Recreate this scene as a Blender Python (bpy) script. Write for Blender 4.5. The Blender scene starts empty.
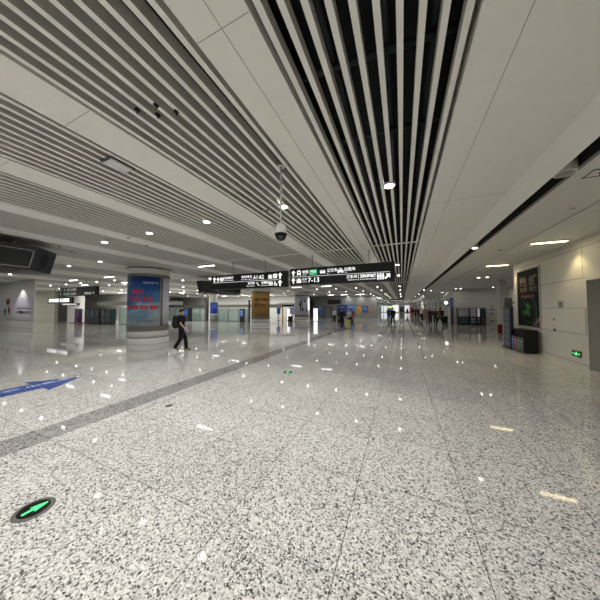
import bpy, bmesh, math, random
from mathutils import Vector, Matrix
random.seed(7)
PI = math.pi
scene = bpy.context.scene
COL = scene.collection
H = 3.65                                     # ceiling height

# ------------------------------------------------------------------ materials
MATS = {}
def mat(name, col, rough=.5, metal=0, emit=0, ecol=None, noise=.04, nscale=8, spec=.5):
    if name in MATS: return MATS[name]
    m = bpy.data.materials.new(name); m.use_nodes = True
    nt = m.node_tree; b = nt.nodes['Principled BSDF']
    b.inputs['Roughness'].default_value = rough
    b.inputs['Metallic'].default_value = metal
    b.inputs['Specular IOR Level'].default_value = spec
    c = (*col, 1)
    tc = nt.nodes.new('ShaderNodeTexCoord'); no = nt.nodes.new('ShaderNodeTexNoise'); no.inputs['Scale'].default_value = nscale
    nt.links.new(tc.outputs['Object'], no.inputs['Vector'])
    mx = nt.nodes.new('ShaderNodeMix'); mx.data_type = 'RGBA'
    mx.inputs['A'].default_value = tuple(x*(1-noise) for x in col)+(1,)
    mx.inputs['B'].default_value = tuple(min(1, x*(1+noise)) for x in col)+(1,)
    nt.links.new(no.outputs['Fac'], mx.inputs['Factor'])
    nt.links.new(mx.outputs['Result'], b.inputs['Base Color'])
    if emit:
        b.inputs['Emission Color'].default_value = (*(ecol or col), 1)
        b.inputs['Emission Strength'].default_value = emit
    MATS[name] = m
    return m

white = mat('ceiling_white', (.83, .815, .765), .55)
slatm = mat('slat_white', (.83, .815, .765), .5)
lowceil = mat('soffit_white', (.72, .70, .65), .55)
black = mat('plenum_black', (.006, .007, .009), .8)
pipem = mat('pipe_dark', (.03, .035, .045), .6)
groove = mat('groove_dark', (.03, .03, .028), .8)
seam = mat('seam_grey', (.36, .35, .32), .8)
wallm = mat('wall_panel', (.52, .505, .455), .4)
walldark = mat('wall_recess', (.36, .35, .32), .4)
wallwhite = mat('wall_white', (.66, .66, .63), .35)
colwhite = mat('column_white', (.62, .61, .58), .35)
steel = mat('brushed_steel', (.22, .21, .19), .4, .5)
signblack = mat('sign_black', (.012, .013, .015), .35)
signgrey = mat('sign_edge', (.03, .03, .035), .4)
signlit = mat('sign_lettering', (.9, .9, .9), .5, emit=.95, ecol=(1, 1, 1))
signdim = mat('sign_lettering_dim', (.75, .75, .75), .5, emit=.35, ecol=(1, 1, 1))
signgreen = mat('sign_green', (.02, .42, .16), .5, emit=.55)
blk = mat('black_plastic', (.009, .009, .010), .5, spec=.25)
blkcloth = mat('black_cloth', (.012, .012, .014), .85)
darkgrey = mat('dark_grey', (.05, .052, .055), .45)
grey = mat('grey_metal', (.25, .25, .25), .4, .3)
lens = mat('lamp_lens', (1, 1, 1), .4, emit=18, ecol=(1, .97, .90))
lensS = mat('lamp_lens_right', (1, 1, 1), .4, emit=14, ecol=(1, .96, .86))
barlens = mat('tube_lens', (1, 1, 1), .4, emit=11, ecol=(1, .98, .93))
warmlens = mat('warm_strip_lens', (1, .9, .6), .4, emit=8, ecol=(1, .82, .48))
ringm = mat('lamp_ring', (.7, .7, .68), .35, .2)
unlit = mat('unlit_lens', (.30, .29, .26), .3)
skin = mat('skin', (.50, .30, .21), .55)
hairm = mat('black_hair', (.01, .009, .009), .6)
green_on = mat('exit_green', (.05, .9, .25), .4, emit=1.2, ecol=(.07, .8, .12))
bluedecal = mat('blue_vinyl', (.022, .058, .26), .25, noise=.12, nscale=3)
decalwhite = mat('decal_white', (.45, .5, .66), .4)
redm = mat('red_paint', (.17, .010, .014), .45)
redtext = mat('red_text', (.50, .025, .03), .5)
darktext = mat('dark_text', (.06, .06, .08), .5)
bluepanel = mat('blue_panel', (.02, .055, .33), .4, emit=.12)
lav = mat('lavender_panel', (.50, .50, .56), .4)

def floor_material():
    m = bpy.data.materials.new('polished_granite'); m.use_nodes = True
    nt = m.node_tree; N = nt.nodes; L = nt.links; b = N['Principled BSDF']
    tc = N.new('ShaderNodeTexCoord')
    sep = N.new('ShaderNodeSeparateXYZ'); L.new(tc.outputs['Object'], sep.inputs[0])
    def math_(op, a, bb=None, cc=None):
        n = N.new('ShaderNodeMath'); n.operation = op
        for i, v in enumerate((a, bb, cc)):
            if v is None: continue
            if isinstance(v, (int, float)): n.inputs[i].default_value = v
            else: L.new(v, n.inputs[i])
        return n.outputs[0]
    # crystals
    v = N.new('ShaderNodeTexVoronoi'); v.inputs['Scale'].default_value = 92; v.inputs['Randomness'].default_value = 1
    warp = N.new('ShaderNodeTexNoise'); warp.inputs['Scale'].default_value = 60; warp.inputs['Detail'].default_value = 2
    L.new(tc.outputs['Object'], warp.inputs['Vector'])
    vm = N.new('ShaderNodeVectorMath'); vm.operation = 'SCALE'; vm.inputs['Scale'].default_value = .02
    L.new(warp.outputs['Color'], vm.inputs[0])
    va = N.new('ShaderNodeVectorMath'); va.operation = 'ADD'
    L.new(tc.outputs['Object'], va.inputs[0]); L.new(vm.outputs[0], va.inputs[1])
    L.new(va.outputs[0], v.inputs['Vector'])
    sc = N.new('ShaderNodeSeparateColor'); L.new(v.outputs['Color'], sc.inputs[0])
    r = N.new('ShaderNodeValToRGB'); r.color_ramp.interpolation = 'LINEAR'
    e = r.color_ramp.elements
    e[0].position = 0; e[0].color = (.05, .048, .042, 1)
    e[1].position = 1; e[1].color = (.76, .75, .71, 1)
    for p, c in ((.15, (.12, .117, .108)), (.24, (.36, .352, .332)), (.5, (.52, .51, .482)), (.75, (.63, .618, .585))):
        q = e.new(p); q.color = (*c, 1)
    L.new(sc.outputs[0], r.inputs[0])
    # tiles
    fx = math_('FRACT', math_('DIVIDE', math_('ADD', sep.outputs[0], 99.87), .9))
    fy = math_('FRACT', math_('DIVIDE', math_('ADD', sep.outputs[1], 99.75), .9))
    gx = math_('LESS_THAN', math_('ABSOLUTE', math_('SUBTRACT', fx, .5)), .0046)
    gy = math_('LESS_THAN', math_('ABSOLUTE', math_('SUBTRACT', fy, .5)), .0042)
    g = math_('MAXIMUM', gx, math_('MULTIPLY', gy, .85))
    ix = math_('FLOOR', math_('SUBTRACT', math_('DIVIDE', math_('ADD', sep.outputs[0], 99.87), .9), .5))
    iy = math_('FLOOR', math_('SUBTRACT', math_('DIVIDE', math_('ADD', sep.outputs[1], 99.75), .9), .5))
    cb = N.new('ShaderNodeCombineXYZ'); L.new(ix, cb.inputs[0]); L.new(iy, cb.inputs[1])
    wn = N.new('ShaderNodeTexWhiteNoise'); wn.noise_dimensions = '2D'; L.new(cb.outputs[0], wn.inputs['Vector'])
    tone = math_('MULTIPLY_ADD', wn.outputs['Value'], .12, .92)
    # dark inlaid band running along the hall
    band = math_('LESS_THAN', math_('ABSOLUTE', math_('ADD', sep.outputs[0], 4.45)), .25)
    tone2 = math_('MULTIPLY', tone, math_('SUBTRACT', 1, math_('MULTIPLY', band, .44)))
    tone3 = math_('MULTIPLY', tone2, math_('SUBTRACT', 1, math_('MULTIPLY', g, .6)))
    # soft large scale wear
    big = N.new('ShaderNodeTexNoise'); big.inputs['Scale'].default_value = .7; L.new(tc.outputs['Object'], big.inputs['Vector'])
    tone4 = math_('MULTIPLY', tone3, math_('MULTIPLY_ADD', big.outputs['Fac'], .16, .92))
    mul = N.new('ShaderNodeMix'); mul.data_type = 'RGBA'; mul.blend_type = 'MULTIPLY'; mul.inputs['Factor'].default_value = 1
    cc = N.new('ShaderNodeCombineColor')
    for i in range(3): L.new(tone4, cc.inputs[i])
    L.new(r.outputs[0], mul.inputs['A']); L.new(cc.outputs[0], mul.inputs['B'])
    L.new(mul.outputs['Result'], b.inputs['Base Color'])
    b.inputs['Roughness'].default_value = .045
    b.inputs['IOR'].default_value = 1.46
    return m

def sky_material():      # poster picture: deep blue sky over a pale snow slope
    m = bpy.data.materials.new('sky_poster_print'); m.use_nodes = True
    nt = m.node_tree; N = nt.nodes; L = nt.links; b = N['Principled BSDF']
    tc = N.new('ShaderNodeTexCoord'); sep = N.new('ShaderNodeSeparateXYZ'); L.new(tc.outputs['Object'], sep.inputs[0])
    no = N.new('ShaderNodeTexNoise'); no.inputs['Scale'].default_value = 1.6; no.inputs['Detail'].default_value = 5
    L.new(tc.outputs['Object'], no.inputs['Vector'])
    a = N.new('ShaderNodeMath'); a.operation = 'MULTIPLY_ADD'; L.new(no.outputs['Fac'], a.inputs[0]); a.inputs[1].default_value = 1.5; L.new(sep.outputs[2], a.inputs[2])
    x = N.new('ShaderNodeMath'); x.operation = 'MULTIPLY_ADD'; L.new(sep.outputs[0], x.inputs[0]); x.inputs[1].default_value = -.45; L.new(a.outputs[0], x.inputs[2])
    mr = N.new('ShaderNodeMapRange'); mr.inputs['From Min'].default_value = 1.5; mr.inputs['From Max'].default_value = 3.9
    L.new(x.outputs[0], mr.inputs['Value'])
    r = N.new('ShaderNodeValToRGB'); e = r.color_ramp.elements
    e[0].position = 0; e[0].color = (.40, .43, .45, 1); e[1].position = 1; e[1].color = (.006, .035, .15, 1)
    for p, c in ((.22, (.27, .34, .39)), (.36, (.12, .22, .32)), (.46, (.24, .31, .38)), (.55, (.05, .14, .28)), (.75, (.014, .07, .22))):
        q = e.new(p); q.color = (*c, 1)
    L.new(mr.outputs[0], r.inputs[0]); L.new(r.outputs[0], b.inputs['Base Color'])
    L.new(r.outputs[0], b.inputs['Emission Color']); b.inputs['Emission Strength'].default_value = .03
    b.inputs['Roughness'].default_value = .3
    return m

def glass_material():
    m = bpy.data.materials.new('pale_green_glass'); m.use_nodes = True
    nt = m.node_tree; N = nt.nodes; L = nt.links
    out = N['Material Output']; b = N['Principled BSDF']
    b.inputs['Base Color'].default_value = (.60, .70, .66, 1); b.inputs['Roughness'].default_value = .08
    no = N.new('ShaderNodeTexNoise'); no.inputs['Scale'].default_value = 1.5
    t = N.new('ShaderNodeBsdfTransparent'); t.inputs[0].default_value = (.80, .90, .86, 1)
    mr = N.new('ShaderNodeMapRange'); mr.inputs['To Min'].default_value = .45; mr.inputs['To Max'].default_value = .65
    L.new(no.outputs['Fac'], mr.inputs['Value'])
    mx = N.new('ShaderNodeMixShader'); L.new(mr.outputs[0], mx.inputs[0]); L.new(t.outputs[0], mx.inputs[1]); L.new(b.outputs[0], mx.inputs[2])
    L.new(mx.outputs[0], out.inputs['Surface'])
    return m
glassm = glass_material()

# ------------------------------------------------------------------ mesh helpers
def box(bm, x0, x1, y0, y1, z0, z1, mi=0, bev=0):
    vs = [bm.verts.new((x, y, z)) for z in (z0, z1) for y in (y0, y1) for x in (x0, x1)]
    fs = [bm.faces.new([vs[i] for i in q]) for q in ((0, 2, 3, 1), (4, 5, 7, 6), (0, 1, 5, 4), (2, 6, 7, 3), (0, 4, 6, 2), (1, 3, 7, 5))]
    for f in fs: f.material_index = mi
    if bev:
        es = {e for f in fs for e in f.edges}
        r = bmesh.ops.bevel(bm, geom=list(es), offset=bev, segments=2, affect='EDGES', profile=.5)
        for f in r['faces']: f.material_index = mi
    return fs
def B(*boxes):
    bm = bmesh.new()
    for b in boxes: box(bm, *b)
    return bm
def prism(bm, pts, axis, a, b, mi=0):
    """extrude a 2-D outline along an axis from a to b"""
    def P(p, t): return {'x': (t, p[0], p[1]), 'y': (p[0], t, p[1]), 'z': (p[0], p[1], t)}[axis]
    lo = [bm.verts.new(P(p, a)) for p in pts]; hi = [bm.verts.new(P(p, b)) for p in pts]
    n = len(pts); fs = [bm.faces.new(lo[::-1]), bm.faces.new(hi)]
    for i in range(n): fs.append(bm.faces.new((lo[i], lo[(i+1) % n], hi[(i+1) % n], hi[i])))
    for f in fs: f.material_index = mi
    bmesh.ops.recalc_face_normals(bm, faces=fs)
    return fs
def lathe(bm, prof, seg=32, c=(0, 0, 0), a0=0, a1=2*PI, mi=0, smooth=True):
    full = abs(a1-a0-2*PI) < 1e-6
    n = seg if full else seg+1
    rows = []
    for i in range(n):
        a = a0+(a1-a0)*i/seg
        rows.append([bm.verts.new((c[0]+r*math.sin(a), c[1]-r*math.cos(a), c[2]+z)) for r, z in prof])
    for i in range(seg):
        A, Bv = rows[i], rows[(i+1) % n]
        for j in range(len(prof)-1):
            try:
                f = bm.faces.new((A[j], Bv[j], Bv[j+1], A[j+1])); f.material_index = mi; f.smooth = smooth
            except ValueError: pass
    return bm
def cyl(bm, c, r, h, seg=20, r2=None, mi=0, smooth=True):
    r2 = r if r2 is None else r2
    lo = [bm.verts.new((c[0]+r*math.cos(2*PI*i/seg), c[1]+r*math.sin(2*PI*i/seg), c[2])) for i in range(seg)]
    hi = [bm.verts.new((c[0]+r2*math.cos(2*PI*i/seg), c[1]+r2*math.sin(2*PI*i/seg), c[2]+h)) for i in range(seg)]
    fs = [bm.faces.new(lo[::-1]), bm.faces.new(hi)]
    for i in range(seg):
        f = bm.faces.new((lo[i], lo[(i+1) % seg], hi[(i+1) % seg], hi[i])); f.smooth = smooth; fs.append(f)
    for f in fs: f.material_index = mi
def rod(bm, p, q, r, seg=10, r2=None):
    p, q = Vector(p), Vector(q); d = q-p
    n0 = len(bm.verts); cyl(bm, (0, 0, 0), r, d.length, seg, r2)
    bm.verts.ensure_lookup_table()
    M = Matrix.Translation(p) @ d.to_track_quat('Z', 'Y').to_matrix().to_4x4()
    for v in bm.verts[n0:]: v.co = M @ v.co
def ball(bm, c, r, s=(1, 1, 1), seg=16):
    M = Matrix.Translation(c) @ Matrix.Diagonal((*[r*k for k in s], 1))
    res = bmesh.ops.create_uvsphere(bm, u_segments=seg, v_segments=seg//2+2, radius=1, matrix=M)
    for v in res['verts']:
        for f in v.link_faces: f.smooth = True
def obj(name, bm, m, parent=None, loc=(0, 0, 0)):
    me = bpy.data.meshes.new(name); bm.to_mesh(me); bm.free()
    for x in (m if isinstance(m, (list, tuple)) else [m]): me.materials.append(x)
    o = bpy.data.objects.new(name, me); COL.objects.link(o); o.location = loc
    if parent: o.parent = parent
    return o
def struct(name, bm, m, parent=None):
    o = obj(name, bm, m, parent)
    if not parent: o['kind'] = 'structure'
    return o
def tag(o, label, cat, group=None):
    o['label'] = label; o['category'] = cat; o['kind'] = 'thing'
    if group: o['group'] = group
    return o
def thing(name, label, cat, loc=(0, 0, 0), rotz=0, group=None):
    o = bpy.data.objects.new(name, None); COL.objects.link(o); o.empty_display_size = .1
    o.location = loc; o.rotation_euler = (0, 0, rotz)
    return tag(o, label, cat, group)
def dup(root, loc, rotz=None, label=None, group=None):
    r = root.copy(); COL.objects.link(r); r.location = loc
    if rotz is not None: r.rotation_euler = (0, 0, rotz)
    if label: r['label'] = label
    if group: r['group'] = group
    for ch in list(root.children):
        c = ch.copy(); COL.objects.link(c); c.parent = r
        for g in list(ch.children):
            d = g.copy(); COL.objects.link(d); d.parent = c
    return r

# writing: flat glyph meshes in the x-z plane, facing -y
def text(bm, s, x, z, size, y=0, width=None, mi=0, bold=0, align='LEFT', bend=None):
    cu = bpy.data.curves.new('lettering', 'FONT'); cu.body = s; cu.size = size; cu.align_x = align
    cu.offset = bold; cu.resolution_u = 2
    to = bpy.data.objects.new('lettering', cu); COL.objects.link(to)
    dg = bpy.context.evaluated_depsgraph_get(); dg.update()
    me = bpy.data.meshes.new_from_object(to.evaluated_get(dg))
    bpy.data.objects.remove(to); bpy.data.curves.remove(cu)
    n0 = len(bm.verts); f0 = len(bm.faces)
    bm.from_mesh(me); bpy.data.meshes.remove(me)
    bm.verts.ensure_lookup_table(); bm.faces.ensure_lookup_table()
    vs = bm.verts[n0:]
    if not vs: return
    mn = min(v.co.x for v in vs); mxx = max(v.co.x for v in vs)
    sc = (width/(mxx-mn)) if width else 1
    for v in vs:
        px, pz = (v.co.x-(mn if align == 'LEFT' else (mn+mxx)/2))*sc+x, v.co.y+z
        if bend: v.co = (bend*math.sin(px/bend), -bend*math.cos(px/bend), pz)
        else: v.co = (px, y, pz)
    for f in bm.faces[f0:]: f.material_index = mi
def flat(bm, pts, y=0, mi=0):
    f = bm.faces.new([bm.verts.new((p[0], y, p[1])) for p in pts]); f.material_index = mi
    f.normal_update()
    if f.normal.y > 0: f.normal_flip()
def rect(bm, x0, x1, z0, z1, y=0, mi=0): flat(bm, [(x0, z0), (x1, z0), (x1, z1), (x0, z1)], y, mi)
def arrow_up(bm, x, z, s, y=0, mi=0, ang=0):
    pts = [(-.13, -.5), (.13, -.5), (.13, .05), (.42, .05), (0, .5), (-.42, .05), (-.13, .05)]
    ca, sa = math.cos(ang), math.sin(ang)
    flat(bm, [(x+s*(ca*a-sa*b), z+s*(sa*a+ca*b)) for a, b in pts], y, mi)
def disc(bm, x, z, r, y=0, mi=0, seg=14): flat(bm, [(x+r*math.cos(2*PI*i/seg), z+r*math.sin(2*PI*i/seg)) for i in range(seg)], y, mi)

# ------------------------------------------------------------------ the setting
bm = bmesh.new(); box(bm, -62, 16, -16, 104, -.2, 0)
struct('floor', bm, floor_material())

# ceiling: black void above, white beams, slat bays, flat panels, soffit on the right
bays = [(-.89, .50), (-2.79, -1.36), (-4.72, -3.29), (-6.75, -5.22), (-8.84, -7.29)]
Y0, Y1 = -16, 100
bm = bmesh.new()
box(bm, -62, 16, Y0, Y1, 4.35, 4.45, 2)                       # slab above
for (a, b_) in ((-1.36, -.89), (-3.29, -2.79), (-5.22, -4.72), (-7.29, -6.75)):
    box(bm, a, b_, Y0, Y1, H, H+.30, 0)
box(bm, -1.128, -1.122, Y0, Y1, H-.0015, H, 1)
for y in (1.2, 4.9, 8.6, 12.3, 16, 19.7, 23.4, 27.1):
    for (a, b_) in ((-1.36, -.89), (-3.29, -2.79), (-5.22, -4.72), (-7.29, -6.75), (.5, 1.63)):
        box(bm, a+.01, b_-.01, y, y+.005, H-.0012, H, 1)
# flat field left of the slats, with dark shadow gaps
edges = [-8.84, -10.42, -12.75, -14.9, -17.1, -19.3, -21.5, -23.7, -26, -29, -33, -38, -62]
for i in range(len(edges)-1):
    x1, x0 = edges[i], edges[i+1]
    xm = (x0+x1)/2
    box(bm, xm+.01, x1-(.0 if i == 0 else .035), Y0, Y1, H, H+.12, 0 if i % 2 == 0 else 5)
    box(bm, x0+.035, xm-.01, Y0, Y1, H, H+.12, 5 if i % 2 == 0 else 0)
    if i: box(bm, x1-.05, x1+.05, Y0, Y1, H+.10, H+.14, 3)
    mid = (x0+x1)/2
    box(bm, mid-.008, mid+.008, Y0, Y1, H-.001, H, 3)
# right of the centre bay: flat panel, inclined face down to the light slot
prism(bm, [(.50, H), (1.66, H), (1.955, H-.12), (1.955, H+.3), (.50, H+.3)], 'y', Y0, Y1, 0)
box(bm, .797, .803, Y0, Y1, H-.0015, H, 1)
# light slot
box(bm, 1.955, 2.30, Y0, Y1, H+.28, H+.30, 2)
box(bm, 2.27, 2.32, Y0, Y1, H, H+.28, 4)
box(bm, 2.268, 2.27, Y0, Y1, H+.012, H+.28, 2)
struct('ceiling', bm, [white, seam, black, groove, mat('slot_lip', (.20, .195, .18), .6), mat('ceiling_grey', (.50, .49, .46), .6)])
bm = bmesh.new()
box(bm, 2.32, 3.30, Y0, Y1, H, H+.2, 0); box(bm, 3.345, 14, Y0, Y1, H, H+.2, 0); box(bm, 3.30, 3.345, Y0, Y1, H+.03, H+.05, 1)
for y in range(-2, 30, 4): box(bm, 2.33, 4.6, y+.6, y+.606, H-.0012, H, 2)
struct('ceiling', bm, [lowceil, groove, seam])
for (a, b_) in bays:                                           # slats hanging flush with the beams
    bm = bmesh.new(); n = 10; p = (b_-a)/n
    for i in range(n):
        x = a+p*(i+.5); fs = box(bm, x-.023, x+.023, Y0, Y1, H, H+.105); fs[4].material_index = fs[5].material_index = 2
    for y in (7.55, 19.0, 30.6, 42):                           # perforated cross strip
        box(bm, a, b_, y-.06, y+.06, H-.012, H-.001)
        for i in range(20):
            xx = a+(b_-a)*(i+.5)/20; box(bm, xx-.015, xx+.015, y-.02, y+.02, H-.0135, H-.012, 1)
    struct('ceiling', bm, [slatm, seam, mat('slat_side_shade', (.56, .545, .505), .7)])  # slat sides coloured greyer than the undersides, shade painted in
bm = bmesh.new()
for y in (2.0, 3.1, 4.7, 6.1): rod(bm, (-3, y, 4.05+.03*y), (.7, y+.3, 4.05+.03*y), .035)
for x in (-.6, -.1, .3): rod(bm, (x, -8, 4.2), (x, 40, 4.2), .03)
struct('ceiling', bm, pipem)

# right wall with a doorway recess nearest the camera
WX = 4.65
bm = bmesh.new()
box(bm, WX, 5.6, 9.0, 13.5, 0, H)                              # panelled stretch
box(bm, WX, 5.6, -16, 9.0, 2.46, H)                            # over the recess
box(bm, 5.55, 5.6, -16, 9.0, 0, 2.46)
for z, a, b_ in ((3.41, -16, 13.5), (2.54, 9.0, 13.5), (.115, 9.0, 13.5), (.95, 11.3, 13.5)):
    box(bm, WX-.002, WX, a, b_, z-.006, z+.006, 1)
for y, z0, z1 in ((9.12, 2.54, 3.41), (11.3, 2.54, 3.41), (13.2, 2.54, 3.41), (11.6, .12, .95), (12.9, .12, .95)):
    box(bm, WX-.002, WX, y-.005, y+.005, z0, z1, 1)
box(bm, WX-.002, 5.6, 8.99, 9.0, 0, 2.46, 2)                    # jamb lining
struct('wall_right', bm, [wallm, groove, walldark])
bm = B((WX-.012, WX-.0025, 9.0, 13.5, 0, .11)); struct('baseboard_right', bm, wallm)
bm = B((6.2, 6.55, 20.2, 20.8, 0, H), (5.6, 9.2, 13.5, 13.7, 0, H)); struct('wall_recess_side', bm, wallm)
bm = bmesh.new(); box(bm, 4.85, 14, 28.6, 28.9, 0, H)
for z in (.85, 1.75, 2.65): box(bm, 5.0, 9.3, 28.596, 28.6, z, z+.02, 1)
struct('wall_recess_back', bm, [wallm, seam])
bm = B((9.2, 9.4, 13.5, 28.6, 0, H)); struct('wall_recess_far', bm, wallm)
# shop side further on: white pilasters with dark openings
bm = bmesh.new(); box(bm, 5.3, 5.5, 28.9, 100, 0, H, 1)
for y in (29.0, 34.4, 39, 43.5, 48, 55, 63, 72, 83): box(bm, 4.85, 5.3, y, y+.9, 0, H, 0)
box(bm, 4.95, 5.3, 28.9, 100, 2.7, H, 0)
struct('wall_shops', bm, [wallwhite, wallm])
bm = B((-62, 14, 100, 100.3, 0, H)); struct('wall_end', bm, wallwhite)
bm = B((-62, 14, -16.3, -16, 0, H)); struct('wall_behind', bm, wallm)

# left: wall block with a poster, the set-back wall, the column wall and header
bm = bmesh.new(); box(bm, -46, -22.95, 7.2, 7.24, 0, H)
for z in (.28, .80): box(bm, -46, -22.95, 7.197, 7.2, z, z+.02, 1)
for x in (-25.0, -28.3): box(bm, x, x+.02, 7.197, 7.2, .28, .80, 1)
struct('wall_left', bm, [wallwhite, seam])
bm = bmesh.new(); box(bm, -60, -36.9, 13.2, 13.5, 0, H, 0)
for z in (.45, 1.2, 1.9): box(bm, -60, -36.9, 13.197, 13.2, z, z+.02, 1)
box(bm, -36.9, -35.9, 14.4, 14.6, 0, H, 2)
struct('wall_left_setback', bm, [mat('wall_cream', (.50, .49, .40), .4), seam, walldark])
bm = bmesh.new(); lathe(bm, [(.75, 0), (.75, H)], 32, (-35.55, 14.6, 0)); struct('wall_left_round', bm, colwhite)
bm = B((-34.6, -26.6, 16.2, 16.4, 2.02, 2.45)); 
struct('trim_1', bm, mat('header_taupe', (.33, .31, .275), .5))
bm = B((-62, -14, 19.5, 19.7, 0, H)) if False else B((-60, -27.6, 20, 20.2, 0, H)); struct('wall_left_hall', bm, wallwhite)
bm = B((-40, -14.5, 27.0, 27.2, 1.75, 2.2)); struct('trim_2', bm, MATS['header_taupe'])
bm = B((-40, -14.5, 33, 33.2, 0, H)); struct('wall_glazed_hall', bm, wallwhite)
bm = B((-14.2, -3.6, 38.2, 38.6, 0, H)); struct('wall_core', bm, mat('wall_core_grey', (.27, .27, .26), .4))

# ------------------------------------------------------------------ ceiling lights
def round_light(name, label, lensmat, r, cyl_h=0, group=None, ring=None):
    t = thing(name, label, 'ceiling light', (0, 0, 0), 0, group)
    bm = bmesh.new(); lathe(bm, [(r, .006), (r, -.004), (r+.022, -.006), (r+.028, 0), (r+.028, .03+cyl_h), (r, .03+cyl_h)], 20); obj('trim_ring', bm, ring or ringm, t)
    bm = bmesh.new(); lathe(bm, [(r, -.004), (r*.85, -.012), (r*.5, -.018), (0, -.02)], 20); obj('diffuser', bm, lensmat, t)
    return t
def lamp(kind, name, loc, energy, col=(1, .95, .85), **k):
    d = bpy.data.lights.new(name, kind); d.energy = energy; d.color = col
    for a, v in k.items(): setattr(d, a, v)
    o = bpy.data.objects.new(name, d); COL.objects.link(o); o.location = loc; return o
LD = {}
def down(x, y, e, z=H-.05, size=.14, col=(1, .985, .955)):
    """the lamp of one luminaire, shining straight down"""
    key = (e, size, col)
    if key not in LD:
        d = bpy.data.lights.new('luminaire_lamp', 'AREA'); d.shape = 'DISK'; d.size = size; d.energy = e; d.color = col; LD[key] = d
    o = bpy.data.objects.new('luminaire_lamp', LD[key]); COL.objects.link(o); o.location = (x, y, z); o.visible_glossy = False; o.visible_camera = False
first = round_light('downlight', 'round white glowing downlight set between the slats of the ceiling', lens, .07, 0, 'round downlights in the slatted ceiling')
spots = []
EB, EF, ER, EL = 27, 7, 3.5, 9
for y in (-10.5, -7, -3.4, .25, 3.9, 11.3, 15, 22.6, 27.2, 34, 37.6, 43, 49, 56, 64, 74, 86):
    for x in (-.16, -2.06, -4.02, -6.0, -8.03): spots.append((x, y))
for i, (x, y) in enumerate(spots):
    down(x, y, EB*1.3 if y < 13 else EB*.55)
    if i == 0: first.location = (x, y, H-.004)
    else: dup(first, (x, y, H-.004))
lf = None
for y in (3.4, 5.4, 9.5, 11.4, 15, 18.7, 22.6, 26.4, 31):  # the second row is added to brighten the left poster wall
    for x in (-11.4, -13.9, -16, -18.2, -20.4, -22.6, -24.8, -27.4, -31):
        if abs(x+11.7) < 1.6 and abs(y-7.66) < 2: continue
        if x < -22 and 6 < y < 9: continue
        if (x, y) in ((-11.4, 27.2),): continue
        down(x, y, EF)
        if lf is None:
            lf = round_light('downlight', 'round white glowing downlight in the flat grooved ceiling on the left', lens, .065, 0, 'round downlights in the flat ceiling')
            lf.location = (x, y, H-.031)
        else: dup(lf, (x, y, H-.031))
# pair lights in the recess ceiling
rp = round_light('downlight', 'round white downlight, one of the pairs in the low ceiling at right', lensS, .075, 0, 'paired downlights in the right recess ceiling')
pr = [(4.45, 17.9), (4.9, 17.9), (7.75, 26.8), (8.2, 26.8), (4.95, 27.4), (5.35, 27.4), (3.0, 29.5), (5.02, 33), (4.62, 33.3), (3.1, 41), (3.1, 46), (3.5, 46), (3.1, 54), (3.5, 54), (3.3, 66), (3.3, 80)]
for i, (x, y) in enumerate(pr):
    down(x, y, ER)
    if i == 0: rp.location = (x, y, H-.031)
    else: dup(rp, (x, y, H-.031))
# lights in the black slot
SX = 2.175
sl = None
for y in (9.05, 28, 36, 45, 54):
    down(SX, y, ER)
    if sl is None:
        sl = round_light('slot_downlight', 'round lit can light inside the black ceiling slot', lensS, .07, .2, 'lit can lights along the black ceiling slot'); sl.location = (SX, y, H-.02)
    else: dup(sl, (SX, y, H-.02))
us = round_light('slot_downlight', 'unlit can light with white ring in the black ceiling slot, nearest the camera', unlit, .095, .2, None, mat('can_ring', (.62, .6, .55), .4)); us.location = (2.16, 4.50, H-.03)
# linear lights
def bar_light(name, label, lm, L, W, group):
    t = thing(name, label, 'ceiling light', (0, 0, 0), 0, group)
    obj('housing', B((-L/2-.02, L/2+.02, -W/2-.02, W/2+.02, .012, .05)), ringm, t)
    obj('diffuser', B((-L/2, L/2, -W/2, W/2, 0, .0115)), lm, t)
    return t
bl = None
for (x, y) in [(-8.12, 7.9), (-6.05, 19.5), (-8.9, 19.5), (-9.5, 33), (-7.6, 33), (-9.9, 47), (-20.7, 8.3), (-16.5, 8.3), (-18.9, 10.6), (-24.1, 10.4), (-15.4, 18.9), (-19, 20), (-25.2, 20.6), (-28, 20-.6), (-22, 29), (-26, 29), (-18, 29.5), (-5.2, 33), (-4, 47), (-29, 16.9), (-32, 17.4)]:
    down(x, y, EL, H-.06, .5)
    if bl is None:
        bl = bar_light('linear_light', 'thin white glowing bar light running across the ceiling', barlens, .92, .07, 'white bar lights across the ceiling'); bl.location = (x, y, H-.053)
    else: dup(bl, (x, y, H-.053))
w1 = bar_light('warm_strip_light', 'warm yellow strip light in the low right ceiling, the nearer one by the grey doorway', warmlens, .76, .11, 'warm strip lights by the right wall'); w1.location = (3.95, 9.06, H-.053)
w2 = dup(w1, (3.95, 13.1, H-.053), None, 'warm yellow strip light in the low right ceiling, the farther one above the black poster')
for x, y, k in ((3.95, 9.06, 1), (3.95, 13.1, 1)): down(x, y, 5, H-.06, .5, (1, .86, .58))
for y in (9.25, 13.15):
    s = lamp('SPOT', 'wall_wash', (4.38, y, 3.62), 75, (1, .78, .40), spot_size=math.radians(95), spot_blend=.5, shadow_soft_size=.03)
    s.rotation_euler = (0, math.radians(12), 0)
s = lamp('SPOT', 'wall_wash', (-24.8, 6.6, 3.6), 110, (1, .98, .95), spot_size=math.radians(80), spot_blend=.5, shadow_soft_size=.03); s.rotation_euler = (math.radians(8), 0, 0)
s = lamp('SPOT', 'wall_wash', (-33.3, 13.3, 3.55), 90, (1, .98, .9), spot_size=math.radians(90), spot_blend=.6, shadow_soft_size=.03)
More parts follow.
